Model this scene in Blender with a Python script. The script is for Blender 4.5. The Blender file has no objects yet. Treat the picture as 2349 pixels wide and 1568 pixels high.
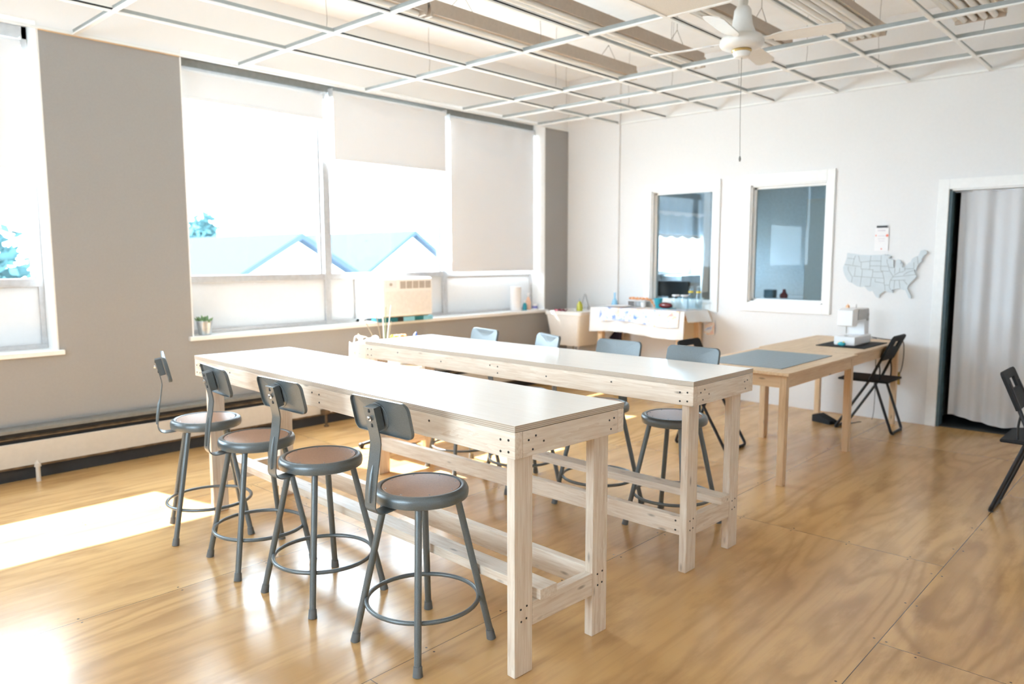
import bpy, bmesh, math, random
from mathutils import Vector, Matrix
random.seed(7)
PI = math.pi
scene = bpy.context.scene
COL = scene.collection
R = math.radians

# ------------------------------------------------------------------ camera
CF, CYAW, CPITCH, CROLL = 1727.67, 0.7463, -0.1105, -0.0014
CAM = Vector((5.7696, -7.2592, 1.4621))
fw = Vector((-math.sin(CYAW)*math.cos(CPITCH), math.cos(CYAW)*math.cos(CPITCH), math.sin(CPITCH)))
rt = Vector((math.cos(CYAW), math.sin(CYAW), 0)); up = rt.cross(fw)
r2 = rt*math.cos(CROLL) + up*math.sin(CROLL); u2 = -rt*math.sin(CROLL) + up*math.cos(CROLL)
cd = bpy.data.cameras.new('camera'); cam = bpy.data.objects.new('camera', cd); COL.objects.link(cam)
cam.matrix_world = Matrix(((r2.x, u2.x, -fw.x, CAM.x), (r2.y, u2.y, -fw.y, CAM.y), (r2.z, u2.z, -fw.z, CAM.z), (0, 0, 0, 1)))
cd.sensor_fit = 'HORIZONTAL'; cd.sensor_width = 36.0; cd.lens = CF*36/2349
cd.clip_start = 0.05; cd.clip_end = 300
cd.dof.use_dof = True; cd.dof.focus_distance = 2.75; cd.dof.aperture_fstop = 2.4
scene.camera = cam

# ------------------------------------------------------------------ view, world, sun, window portals
scene.view_settings.view_transform = 'Standard'
scene.view_settings.look = 'None'
scene.view_settings.exposure = 1.60
scene.view_settings.gamma = 1.0
scene.view_settings.use_curve_mapping = False
cy = scene.cycles
cy.max_bounces = 14; cy.diffuse_bounces = 8; cy.glossy_bounces = 4; cy.transmission_bounces = 6; cy.transparent_max_bounces = 12
cy.caustics_reflective = False; cy.caustics_refractive = False
cy.sample_clamp_indirect = 8.0
w = bpy.data.worlds.new('sky'); scene.world = w; w.use_nodes = True
bg = w.node_tree.nodes['Background']
bg.inputs['Color'].default_value = (0.70, 0.865, 1.0, 1); bg.inputs['Strength'].default_value = 9.0
sd = bpy.data.lights.new('sun', 'SUN'); sun = bpy.data.objects.new('sun', sd); COL.objects.link(sun)
sd.energy = 15.0; sd.angle = R(0.6); sd.color = (1.0, 0.955, 0.90)
sun.location = (-8, -3, 9)
sun.rotation_euler = Vector((0.87, 0.21, -1.0)).to_track_quat('-Z', 'Y').to_euler()
def portal(name, c, sy, sz, d=(1, 0, 0)):
    l = bpy.data.lights.new(name, 'AREA'); o = bpy.data.objects.new(name, l); COL.objects.link(o)
    l.shape = 'RECTANGLE'; l.size = sy; l.size_y = sz; l.cycles.is_portal = True
    o.location = c; o.rotation_euler = Vector(d).to_track_quat('-Z', 'Z').to_euler()
portal('daylight_portal', (-0.30, -7.6, 1.93), 4.0, 2.25)
portal('daylight_portal', (-0.30, -2.52, 1.93), 4.3, 2.25)
portal('daylight_portal', (-0.30, 2.35, 1.6), 1.9, 1.6)
portal('daylight_portal', (3.6, -10.4, 1.95), 2.2, 1.5, (0, 1, 0))  # serves the added fill window in the front wall

# ------------------------------------------------------------------ node helpers
class NT:
    def __init__(s, name):
        s.m = bpy.data.materials.new(name); s.m.use_nodes = True
        s.t = s.m.node_tree; s.t.nodes.clear()
        s.out = s.n('ShaderNodeOutputMaterial')
    def n(s, typ, **kw):
        nd = s.t.nodes.new(typ)
        for k, v in kw.items(): setattr(nd, k, v)
        return nd
    def l(s, a, b): s.t.links.new(a, b)
    def math(s, op, a, b=None, c=None):
        nd = s.n('ShaderNodeMath', operation=op)
        for i, v in enumerate((a, b, c)):
            if v is None: continue
            if isinstance(v, (int, float)): nd.inputs[i].default_value = v
            else: s.l(v, nd.inputs[i])
        return nd.outputs[0]
    def mix(s, f, a, b):
        nd = s.n('ShaderNodeMix', data_type='RGBA')
        for inp, v in ((nd.inputs[0], f), (nd.inputs[6], a), (nd.inputs[7], b)):
            if isinstance(v, (int, float)): inp.default_value = v
            elif isinstance(v, tuple): inp.default_value = (*v[:3], 1)
            else: s.l(v, inp)
        return nd.outputs[2]
    def coords(s, scale=(1, 1, 1), kind='Object'):
        tc = s.n('ShaderNodeTexCoord'); mp = s.n('ShaderNodeMapping'); mp.inputs['Scale'].default_value = scale
        s.l(tc.outputs[kind], mp.inputs['Vector']); return mp.outputs[0]
    def noise(s, vec, scale, detail=4, rough=.55, dist=0):
        nd = s.n('ShaderNodeTexNoise'); nd.inputs['Scale'].default_value = scale; nd.inputs['Detail'].default_value = detail
        nd.inputs['Roughness'].default_value = rough; nd.inputs['Distortion'].default_value = dist
        if vec is not None: s.l(vec, nd.inputs['Vector'])
        return nd.outputs['Fac']
    def ramp(s, f, stops):
        nd = s.n('ShaderNodeValToRGB'); e = nd.color_ramp.elements
        while len(e) < len(stops): e.new(.5)
        for el, (p, c) in zip(e, stops): el.position = p; el.color = (*c[:3], 1) if isinstance(c, tuple) else (c, c, c, 1)
        s.l(f, nd.inputs[0]); return nd.outputs[0]
    def bsdf(s, color, rough=.5, metal=0, spec=.5, bump=None, bstr=.1, coat=0, bdist=.01):
        b = s.n('ShaderNodeBsdfPrincipled')
        for key, v in (('Base Color', color), ('Roughness', rough), ('Metallic', metal), ('Specular IOR Level', spec), ('Coat Weight', coat)):
            i = b.inputs[key]
            if isinstance(v, tuple): i.default_value = (*v[:3], 1)
            elif isinstance(v, (int, float)): i.default_value = v
            else: s.l(v, i)
        if bump is not None:
            bp = s.n('ShaderNodeBump'); bp.inputs['Strength'].default_value = bstr; bp.inputs['Distance'].default_value = bdist
            s.l(bump, bp.inputs['Height']); s.l(bp.outputs[0], b.inputs['Normal'])
        return b
    def done(s, sh):
        s.l(sh.outputs[0] if hasattr(sh, 'outputs') else sh, s.out.inputs[0]); return s.m

def plain(name, c, rough=.5, metal=0, var=.08, scale=30, spec=.5, bstr=.03, coat=0):
    t = NT(name); v = t.coords(); f = t.noise(v, scale, 3)
    d = tuple(max(0, x*(1-var)) for x in c); e = tuple(min(1, x*(1+var)) for x in c)
    return t.done(t.bsdf(t.ramp(f, [(.3, d), (.7, e)]), rough, metal, spec, f, bstr, coat))

def wood(name, light, dark, axis='x', rough=.5, knots=True, fine=1.0, coat=0.0):
    t = NT(name)
    sc = {'x': (1.1, 16, 16), 'y': (16, 1.1, 16), 'z': (16, 16, 1.1)}[axis]
    inf = t.n('ShaderNodeObjectInfo')
    tc = t.n('ShaderNodeTexCoord'); ad = t.n('ShaderNodeVectorMath', operation='ADD')
    cm = t.n('ShaderNodeCombineXYZ'); r = t.math('MULTIPLY', inf.outputs['Random'], 37.0)
    for i in range(3): t.l(r, cm.inputs[i])
    t.l(tc.outputs['Object'], ad.inputs[0]); t.l(cm.outputs[0], ad.inputs[1])
    mp = t.n('ShaderNodeMapping'); mp.inputs['Scale'].default_value = sc; t.l(ad.outputs[0], mp.inputs[0]); v = mp.outputs[0]
    a = t.noise(v, .9*fine, 5, .6, .6); b = t.noise(v, 6*fine, 3, .5, .2)
    rings = t.math('FRACT', t.math('MULTIPLY', a, 7.0))
    g = t.math('ADD', t.math('MULTIPLY', rings, .22), t.math('MULTIPLY', b, .78))
    col = t.ramp(g, [(.25, light), (.8, dark)])
    if knots:
        mk = t.n('ShaderNodeMapping'); ks = {'x': (4.5, 15, 15), 'y': (15, 4.5, 15), 'z': (15, 15, 4.5)}[axis]
        mk.inputs['Scale'].default_value = ks; t.l(ad.outputs[0], mk.inputs[0])
        vo = t.n('ShaderNodeTexVoronoi'); vo.inputs['Scale'].default_value = 1.0; t.l(mk.outputs[0], vo.inputs['Vector'])
        k = t.ramp(vo.outputs['Distance'], [(.05, 1.0), (.13, 0.0)])
        col = t.mix(t.math('MULTIPLY', k, .75), col, tuple(x*.42 for x in dark))
    return t.done(t.bsdf(col, rough, 0, .4, b, .05, coat))

def glass(name, tint=(1, 1, 1), rough=0.0, ior=1.45):
    t = NT(name); fr = t.n('ShaderNodeFresnel'); ge = t.n('ShaderNodeNewGeometry')
    t.l(t.math('ADD', ior, t.math('MULTIPLY', ge.outputs['Backfacing'], 1/ior-ior)), fr.inputs[0])
    tr = t.n('ShaderNodeBsdfTransparent'); tr.inputs[0].default_value = (*tint, 1)
    gl = t.n('ShaderNodeBsdfGlossy'); gl.inputs['Roughness'].default_value = rough
    n = t.noise(t.coords(), 3.0, 2); t.l(t.ramp(n, [(0, (.96, .98, 1)), (1, (1, 1, 1))]), gl.inputs['Color'])
    mx = t.n('ShaderNodeMixShader'); t.l(fr.outputs[0], mx.inputs[0]); t.l(tr.outputs[0], mx.inputs[1]); t.l(gl.outputs[0], mx.inputs[2])
    return t.done(mx)

def cloth(name, c, trans=.4, scale=250, var=.04, tc=None):
    t = NT(name); v = t.coords(); f = t.noise(v, scale, 2)
    col = t.ramp(f, [(.3, tuple(x*(1-var) for x in c)), (.7, c)])
    d = t.n('ShaderNodeBsdfDiffuse'); t.l(col, d.inputs[0])
    tr = t.n('ShaderNodeBsdfTranslucent'); tr.inputs[0].default_value = (*(tc or c), 1)
    mx = t.n('ShaderNodeMixShader'); mx.inputs[0].default_value = trans
    t.l(d.outputs[0], mx.inputs[1]); t.l(tr.outputs[0], mx.inputs[2]); return t.done(mx)

def floor_material():
    t = NT('varnished_plywood')
    g = t.n('ShaderNodeNewGeometry'); sp = t.n('ShaderNodeSeparateXYZ'); t.l(g.outputs['Position'], sp.inputs[0])
    X, Y = sp.outputs[0], sp.outputs[1]
    u = t.math('DIVIDE', t.math('SUBTRACT', X, .05), 1.222); col = t.math('FLOOR', u); fu = t.math('FRACT', u)
    v = t.math('DIVIDE', t.math('ADD', t.math('ADD', Y, 3.33), t.math('ADD', t.math('MULTIPLY', t.math('SUBTRACT', col, 3), .97), t.math('MULTIPLY', t.math('LESS_THAN', col, 1.5), 1.07))), 2.44)
    row = t.math('FLOOR', v); fv = t.math('FRACT', v)
    ide = t.math('ADD', t.math('MULTIPLY', col, 13.17), t.math('MULTIPLY', row, 7.73))
    du = t.math('MULTIPLY', t.math('MINIMUM', fu, t.math('SUBTRACT', 1, fu)), 1.222)
    dv = t.math('MULTIPLY', t.math('MINIMUM', fv, t.math('SUBTRACT', 1, fv)), 2.44)
    seam = t.math('LESS_THAN', t.math('MINIMUM', du, dv), .0016)
    # screw heads along the sheet edges
    gy = t.math('MULTIPLY', t.math('SUBTRACT', t.math('FRACT', t.math('DIVIDE', Y, .407)), .5), .407)
    gx = t.math('SUBTRACT', du, .022)
    dot1 = t.math('LESS_THAN', t.math('ADD', t.math('MULTIPLY', gy, gy), t.math('MULTIPLY', gx, gx)), .000022)
    hx = t.math('MULTIPLY', t.math('SUBTRACT', t.math('FRACT', t.math('DIVIDE', X, .29)), .5), .29)
    hv = t.math('SUBTRACT', dv, .022)
    dot2 = t.math('LESS_THAN', t.math('ADD', t.math('MULTIPLY', hx, hx), t.math('MULTIPLY', hv, hv)), .000018)
    mask = t.math('MAXIMUM', seam, t.math('MAXIMUM', dot1, dot2))
    def co(sx, sy, off=0.0):
        cm = t.n('ShaderNodeCombineXYZ')
        t.l(t.math('MULTIPLY', X, sx), cm.inputs[0]); t.l(t.math('MULTIPLY', Y, sy), cm.inputs[1]); t.l(t.math('ADD', ide, off), cm.inputs[2])
        return cm.outputs[0]
    a = t.noise(co(1.9, .34), 1.0, 2, .4, .0)          # broad growth-ring field
    f1 = t.noise(co(34, 1.0, 3.1), 1.0, 3, .55, .0)        # long fine streaks
    b = t.noise(co(2.6, .55, 5.2), 1.0, 3, .5, .0)         # soft tone drift
    d = t.noise(co(8, 2.2, 9.4), 1.0, 5, .6, .0)          # mottled smudges
    wv = t.math('SINE', t.math('ADD', t.math('MULTIPLY', a, 95.0), t.math('MULTIPLY', d, 5.0)))
    line = t.math('POWER', t.math('ADD', t.math('MULTIPLY', wv, .5), .5), 3.0)
    where = t.ramp(t.noise(co(.9, .35, 1.7), 1.0, 1), [(.38, .12), (.60, 1.0)])
    colr = t.mix(t.ramp(b, [(.30, 0.0), (.70, 1.0)]), (.66, .405, .168), (.53, .295, .103))
    colr = t.mix(t.math('MULTIPLY', t.math('MULTIPLY', line, where), .55), colr, (.30, .145, .05))
    colr = t.mix(t.math('MULTIPLY', t.ramp(f1, [(.48, 0.0), (.75, 1.0)]), .38), colr, (.34, .175, .07))
    colr = t.mix(t.math('MULTIPLY', t.ramp(d, [(.49, 0.0), (.66, 1.0)]), .55), colr, (.32, .16, .06))
    n3 = t.n('ShaderNodeTexWhiteNoise', noise_dimensions='1D'); t.l(ide, n3.inputs['W'])
    colr = t.mix(t.math('MULTIPLY', n3.outputs[0], .25), colr, (.50, .295, .14))
    colr = t.mix(mask, colr, (.07, .045, .03))
    rgh = t.math('ADD', t.math('MULTIPLY', t.noise(g.outputs['Position'], 4, 4), .06), .20)
    return t.done(t.bsdf(colr, rgh, 0, .62, t.math('ADD', t.math('MULTIPLY', f1, .15), t.noise(g.outputs['Position'], 2.2, 3)), .10, 0.0, .02))

def wall_paint(name, low, high, zsplit, rough=.6):
    t = NT(name); g = t.n('ShaderNodeNewGeometry'); sp = t.n('ShaderNodeSeparateXYZ'); t.l(g.outputs['Position'], sp.inputs[0])
    f = t.noise(g.outputs['Position'], 60, 4); k = t.math('GREATER_THAN', sp.outputs[2], zsplit)
    c = t.mix(k, t.ramp(f, [(.3, tuple(x*.96 for x in low)), (.7, low)]), high)
    return t.done(t.bsdf(c, rough, 0, .3, f, .06))

M = {}
M['floor'] = floor_material()
M['wall_white'] = plain('white_wall_paint', (.755, .75, .75), .55, var=.012, scale=40, spec=.3)
M['wall_gray'] = wall_paint('gray_wall_paint', (.34, .332, .322), (.84, .845, .85), 2.985)
M['trim_white'] = plain('white_trim_paint', (.83, .83, .82), .4, var=.02)
M['deck'] = plain('white_deck_paint', (.90, .905, .91), .7, var=.02, scale=6)
M['aluminium'] = plain('window_aluminium', (.60, .60, .61), .35, .55, var=.06)
M['glass'] = glass('window_glass', (.97, .985, .99))
M['tint_glass'] = glass('interior_window_glass', (.80, .88, .92), ior=1.2)
M['frost'] = cloth('frosted_film', (.88, .885, .89), .28, 30, .02, (.22, .225, .23))
M['shade'] = cloth('white_shade_fabric', (.85, .855, .87), .10, 200, .02, (.31, .33, .355))
M['grid'] = plain('white_ceiling_tee', (.86, .86, .84), .4, var=.02)
M['grid_gray'] = plain('galvanized_tee_web', (.36, .385, .38), .5, .0, var=.06)
M['grid_black'] = plain('black_tee_strip', (.02, .02, .02), .6)  # black lower strip on some cross-tee webs
M['panel'] = plain('ceiling_panel_face', (.70, .67, .62), .8, var=.10, scale=220)
M['tan'] = plain('tan_fixture_body', (.50, .42, .345), .45, var=.05)  # tan of housings, end caps and the rail away from the windows
M['enamel'] = plain('white_fixture_enamel', (.88, .87, .84), .3, var=.02)
M['tube'] = plain('fluorescent_tube_glass', (.90, .89, .86), .2, var=.01)
M['wire'] = plain('steel_wire', (.22, .21, .20), .5, .6)
M['fan'] = plain('cream_fan_enamel', (.80, .785, .755), .35, var=.02)
M['brass'] = plain('brass', (.62, .45, .18), .35, .8)
M['stool'] = plain('hammered_gray_enamel', (.135, .155, .163), .30, .3, spec=.75, var=.18, scale=420, bstr=.12)
M['board'] = plain('brown_hardboard', (.42, .25, .165), .36, var=.10, scale=180, spec=.5)
M['chrome'] = plain('bright_steel', (.75, .76, .77), .22, .9)
M['rubber'] = plain('gray_rubber_tip', (.13, .135, .135), .7)
M['black'] = plain('black_enamel', (.012, .012, .014), .45)
M['blackmat'] = plain('black_plastic', (.012, .012, .013), .7, spec=.3)
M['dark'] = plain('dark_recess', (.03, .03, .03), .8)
for ax in 'xyz':
    M['pine_'+ax] = wood('whitewashed_pine_'+ax, (.86, .78, .68), (.64, .51, .39), ax, .5)
    M['ingo_'+ax] = wood('yellow_pine_'+ax, (.76, .57, .37), (.60, .40, .23), ax, .42, fine=.7)
M['plytop'] = wood('pale_plywood_top', (.87, .83, .78), (.83, .78, .72), 'x', .24, knots=False, fine=.8)
def ply_edge():
    t = NT('plywood_edge'); tc = t.n('ShaderNodeTexCoord'); sp = t.n('ShaderNodeSeparateXYZ'); t.l(tc.outputs['Object'], sp.inputs[0])
    f = t.math('FRACT', t.math('MULTIPLY', sp.outputs[2], 150.0)); k = t.math('GREATER_THAN', f, .55)
    n = t.noise(t.coords((6, 6, 60)), 4, 3)
    c = t.mix(k, (.62, .54, .44), (.36, .28, .21)); c = t.mix(t.math('MULTIPLY', n, .5), c, (.50, .43, .36))
    return t.done(t.bsdf(c, .6))
M['plyedge'] = ply_edge()
M['screw'] = plain('dark_screw_head', (.06, .06, .06), .4, .7)
M['knot'] = plain('bolt_head', (.30, .31, .32), .35, .8)
M['heater_w'] = plain('beige_heater_enamel', (.58, .54, .48), .5, var=.03)
M['heater_g'] = plain('gray_heater_cover', (.20, .20, .19), .5)
M['rust'] = plain('rusted_edge', (.13, .08, .04), .8, var=.5, scale=18)
M['ac'] = plain('white_ac_plastic', (.90, .895, .88), .4, var=.01)
M['ac_line'] = plain('beige_grille_line', (.85, .81, .77), .5)
M['pale_yellow'] = plain('pale_yellow_sticker', (.86, .83, .50), .6)
M['ac_dark'] = plain('taupe_ac_plastic', (.46, .42, .38), .6)  # taupe of the louvers, dial, case and the far unit's grille
M['mat'] = plain('blue_gray_cutting_mat', (.26, .31, .34), .5, var=.08, scale=90)
M['mat_line'] = plain('pale_mat_print', (.42, .46, .48), .6)
M['mapgray'] = plain('pale_blue_gray_map', (.56, .615, .645), .5, var=.04, scale=14)
M['groove'] = plain('map_groove', (.20, .22, .23), .7)
M['paper'] = plain('white_paper', (.82, .80, .80), .7, var=.01)
M['paper2'] = plain('faint_print', (.62, .58, .62), .7)
M['red'] = plain('red_print', (.75, .18, .12), .6)
M['curtain'] = cloth('gray_white_curtain', (.66, .665, .68), .04, 120, .03)
M['teal_jamb'] = plain('dark_teal_jamb', (.09, .15, .18), .5)
M['sew'] = plain('white_machine_plastic', (.82, .82, .83), .3, var=.01)
M['sew_g'] = plain('gray_machine_panel', (.45, .44, .43), .4)
M['cotton'] = cloth('white_tablecloth_cotton', (.84, .83, .82), .12, 220, .03)
M['tub'] = plain('white_tub_plastic', (.84, .82, .79), .35, var=.02)
M['maroon'] = plain('maroon_cloth', (.20, .02, .05), .8)
M['navy'] = cloth('navy_cloth', (.045, .04, .065), .05)
M['yellowliq'] = plain('yellow_dish_soap', (.50, .47, .06), .2)
M['blueliq'] = plain('pale_blue_liquid', (.30, .58, .80), .2)
M['teal'] = plain('teal_plastic', (.03, .36, .45), .35)
M['teal2'] = plain('light_blue_foam', (.22, .56, .76), .7)
M['teal3'] = plain('dark_teal_foam', (.01, .15, .20), .7)
M['darkred'] = plain('shiny_dark_red', (.17, .012, .014), .25, coat=.5)
M['clear'] = glass('clear_bottle_glass', (.90, .95, .97), .02)
M['yellowlabel'] = plain('yellow_label', (.72, .55, .06), .5)
M['orange'] = plain('orange_petals', (.80, .30, .10), .7)
M['orange2'] = plain('peach_petals', (.85, .50, .28), .7)
M['cobalt'] = plain('cobalt_plastic', (.10, .18, .60), .4)
M['green'] = plain('succulent_green', (.20, .33, .16), .5, var=.2)
M['galv'] = plain('galvanized_steel', (.50, .53, .55), .35, .8, var=.12)
M['twig'] = plain('gray_twig', (.34, .28, .20), .8)
M['greenleaf'] = plain('sage_leaf', (.28, .36, .22), .6)
M['peach'] = plain('peach_label', (.85, .55, .40), .5)
M['purple'] = plain('purple_label', (.16, .15, .50), .5)
M['siding'] = plain('white_house_siding', (.80, .80, .78), .7)
M['roof'] = plain('blue_gray_shingle', (.034, .047, .066), .8, spec=0, var=.1)
M['leaf'] = plain('tree_leaves', (.05, .105, .112), .7, spec=0, var=.4, scale=3)
M['bark'] = plain('tree_bark', (.15, .12, .09), .9)
M['lawn'] = plain('street_ground', (.45, .46, .44), .9)
M['otherwall'] = plain('pale_blue_gray_wall', (.50, .58, .63), .6)
M['steel_leg'] = plain('tub_leg_metal', (.42, .40, .38), .4, .7)
M['chair_gray'] = plain('gray_chair_plastic', (.24, .27, .29), .45)
M['plugbrass'] = plain('brass_outlet_plate', (.45, .33, .10), .4, .5)
def runner_mat():
    t = NT('printed_runner'); v = t.coords(); a = t.noise(v, 9, 4, .6, 1.2)
    vo = t.n('ShaderNodeTexVoronoi'); vo.inputs['Scale'].default_value = 7; t.l(v, vo.inputs['Vector'])
    c = t.ramp(a, [(.36, (.18, .30, .66)), (.44, (.70, .76, .88)), (.53, (.86, .84, .83)), (.60, (.86, .62, .40)), (.68, (.80, .35, .38))])
    k = t.ramp(vo.outputs['Distance'], [(.25, 1.0), (.5, 0.0)])
    c = t.mix(t.math('MULTIPLY', k, .45), c, (.82, .80, .80))
    return t.done(t.bsdf(c, .8, 0, .2))
M['runner'] = runner_mat()
def bag_mat():
    t = NT('printed_tote'); v = t.coords(); a = t.noise(v, 13, 2, .5, .8)
    c = t.ramp(a, [(.33, (.10, .45, .65)), (.40, (.80, .82, .82)), (.60, (.84, .83, .80)), (.68, (.85, .60, .25))])
    return t.done(t.bsdf(c, .8))
M['bag'] = bag_mat()

# ------------------------------------------------------------------ mesh builder
class MB:
    def __init__(s): s.b = bmesh.new(); s.wn = False
    def _setm(s, faces, m):
        for f in faces: f.material_index = m
    def box(s, x0, x1, y0, y1, z0, z1, m=0, bev=0):
        r = bmesh.ops.create_cube(s.b, size=1, matrix=Matrix.Translation(((x0+x1)/2, (y0+y1)/2, (z0+z1)/2)) @ Matrix.Diagonal((abs(x1-x0), abs(y1-y0), abs(z1-z0), 1)))
        vs = r['verts']; fs = {f for v in vs for f in v.link_faces}; s._setm(fs, m)
        if bev:
            s.wn = True; es = list({e for v in vs for e in v.link_edges})
            q = bmesh.ops.bevel(s.b, geom=es, offset=bev, segments=2, profile=.5, affect='EDGES'); s._setm(q['faces'], m)
        return s
    def obox(s, mat, sx, sy, sz, m=0, bev=0):
        r = bmesh.ops.create_cube(s.b, size=1, matrix=mat @ Matrix.Diagonal((sx, sy, sz, 1)))
        vs = r['verts']; s._setm({f for v in vs for f in v.link_faces}, m)
        if bev:
            s.wn = True; es = list({e for v in vs for e in v.link_edges})
            q = bmesh.ops.bevel(s.b, geom=es, offset=bev, segments=2, profile=.5, affect='EDGES'); s._setm(q['faces'], m)
        return s
    def cyl(s, p0, p1, r0, r1=None, n=16, m=0, caps=True):
        p0, p1 = Vector(p0), Vector(p1); d = p1-p0
        q = d.to_track_quat('Z', 'Y').to_matrix().to_4x4()
        r = bmesh.ops.create_cone(s.b, cap_ends=caps, segments=n, radius1=r0, radius2=r0 if r1 is None else r1, depth=d.length, matrix=Matrix.Translation((p0+p1)/2) @ q)
        s._setm({f for v in r['verts'] for f in v.link_faces}, m); return s
    def tube(s, pts, r, n=8, m=0, closed=False):
        pts = [Vector(p) for p in pts]; k = len(pts); rings = []
        prev = None
        for i, p in enumerate(pts):
            if closed: t = pts[(i+1) % k]-pts[i-1]
            else: t = pts[min(i+1, k-1)]-pts[max(i-1, 0)]
            t.normalize()
            if prev is None:
                a = Vector((0, 0, 1)) if abs(t.z) < .9 else Vector((1, 0, 0)); x = t.cross(a).normalized()
            else: x = (prev - t*prev.dot(t)).normalized()
            prev = x; y = t.cross(x)
            rr = r[i] if isinstance(r, (list, tuple)) else r
            rings.append([s.b.verts.new(p + x*math.cos(2*PI*j/n)*rr + y*math.sin(2*PI*j/n)*rr) for j in range(n)])
        fs = []
        for i in range(k if closed else k-1):
            A, B = rings[i], rings[(i+1) % k]
            for j in range(n): fs.append(s.b.faces.new((A[j], A[(j+1) % n], B[(j+1) % n], B[j])))
        if not closed:
            fs.append(s.b.faces.new(rings[0][::-1])); fs.append(s.b.faces.new(rings[-1]))
        s._setm(fs, m); return s
    def lathe(s, prof, c=(0, 0, 0), n=32, m=0):
        c = Vector(c); rings = []; fs = []
        for r, z in prof:
            if r < 1e-6: rings.append([s.b.verts.new(c+Vector((0, 0, z)))])
            else: rings.append([s.b.verts.new(c+Vector((r*math.cos(2*PI*j/n), r*math.sin(2*PI*j/n), z))) for j in range(n)])
        for A, B in zip(rings, rings[1:]):
            for j in range(n):
                a = [A[j % len(A)], A[(j+1) % len(A)], B[(j+1) % len(B)], B[j % len(B)]]
                u = list(dict.fromkeys(a))
                if len(u) >= 3: fs.append(s.b.faces.new(u))
        s._setm(fs, m); return s
    def sweep(s, pts, halfw, th, side=(1, 0, 0), m=0):
        # flat strap: pts is the centre line, side the width direction
        pts = [Vector(p) for p in pts]; sd = Vector(side); rings = []
        for i, p in enumerate(pts):
            t = (pts[min(i+1, len(pts)-1)]-pts[max(i-1, 0)]).normalized(); nn = t.cross(sd).normalized()
            rings.append([s.b.verts.new(p+sd*a*halfw+nn*b*th/2) for a, b in ((-1, -1), (1, -1), (1, 1), (-1, 1))])
        fs = []
        for A, B in zip(rings, rings[1:]):
            for j in range(4): fs.append(s.b.faces.new((A[j], A[(j+1) % 4], B[(j+1) % 4], B[j])))
        fs.append(s.b.faces.new(rings[0][::-1])); fs.append(s.b.faces.new(rings[-1])); s._setm(fs, m); return s
    def prism(s, poly, fn, d0, d1, m=0):
        A = [s.b.verts.new(fn(a, b, d0)) for a, b in poly]; B = [s.b.verts.new(fn(a, b, d1)) for a, b in poly]; n = len(poly)
        fs = [s.b.faces.new(A), s.b.faces.new(B[::-1])]
        for j in range(n): fs.append(s.b.faces.new((A[j], B[j], B[(j+1) % n], A[(j+1) % n])))
        s._setm(fs, m); return s
    def grid(s, P, th=0, m=0):
        # P[i][j] points -> surface
        V = [[s.b.verts.new(Vector(p)) for p in row] for row in P]; fs = []
        for i in range(len(V)-1):
            for j in range(len(V[0])-1): fs.append(s.b.faces.new((V[i][j], V[i+1][j], V[i+1][j+1], V[i][j+1])))
        s._setm(fs, m)
        if th:
            for f in fs: f.normal_update()
            for row in V:
                for v in row: v.normal_update()
            q = bmesh.ops.solidify(s.b, geom=fs, thickness=th)
            s._setm([f for f in q['geom'] if isinstance(f, bmesh.types.BMFace)], m)
        return s
    def ball(s, c, r, m=0, sub=2, sc=(1, 1, 1), jit=0):
        q = bmesh.ops.create_icosphere(s.b, subdivisions=sub, radius=1, matrix=Matrix.Translation(c) @ Matrix.Diagonal((r*sc[0], r*sc[1], r*sc[2], 1)))
        if jit:
            for v in q['verts']: v.co = Vector(c)+(v.co-Vector(c))*(1+random.uniform(-jit, jit))
        s._setm({f for v in q['verts'] for f in v.link_faces}, m); return s
    def build(s, name, mats, parent=None, smooth=40):
        bmesh.ops.recalc_face_normals(s.b, faces=s.b.faces)
        me = bpy.data.meshes.new(name); s.b.to_mesh(me); s.b.free()
        for mm in (mats if isinstance(mats, (list, tuple)) else [mats]): me.materials.append(M[mm] if isinstance(mm, str) else mm)
        if smooth:
            for p in me.polygons: p.use_smooth = True
            me.set_sharp_from_angle(angle=R(smooth))
        o = bpy.data.objects.new(name, me); COL.objects.link(o)
        if parent is not None: o.parent = parent
        if s.wn and smooth:
            md = o.modifiers.new('weighted_normals', 'WEIGHTED_NORMAL'); md.keep_sharp = True; md.weight = 90
        return o

def tag(o, label=None, cat=None, group=None, kind=None):
    if label: o['label'] = label
    if cat: o['category'] = cat
    if group: o['group'] = group
    if kind: o['kind'] = kind
    return o
def thing(name, label, cat, loc=(0, 0, 0), rz=0, group=None):
    o = bpy.data.objects.new(name, None); COL.objects.link(o); o.empty_display_size = .1
    o.location = loc; o.rotation_euler = (0, 0, rz); return tag(o, label, cat, group)
def setting(name, mb, mats, parent=None, smooth=40, label=None):
    o = mb.build(name, mats, parent, smooth)
    if parent is None: o['kind'] = 'structure'
    if label: o['label'] = label
    return o
def copy_tree(o, parent=None):
    c = o.copy(); COL.objects.link(c)
    if parent is not None: c.parent = parent
    for ch in list(o.children): copy_tree(ch, c)
    return c
def dup(root, loc, rz, label):
    c = copy_tree(root); c.location = loc; c.rotation_euler = (0, 0, rz); c['label'] = label; return c

# ================================================================== SETTING
H = 2.962
XR, YB, ZD = 7.4, -10.2, 3.55
setting('floor', MB().box(-.02, XR+.1, YB-.1, 3.9, -.06, 0), 'floor', smooth=0)
setting('ceiling', MB().box(-.3, XR+.1, YB-.1, 3.9, ZD, ZD+.12), 'deck', smooth=0)

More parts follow.
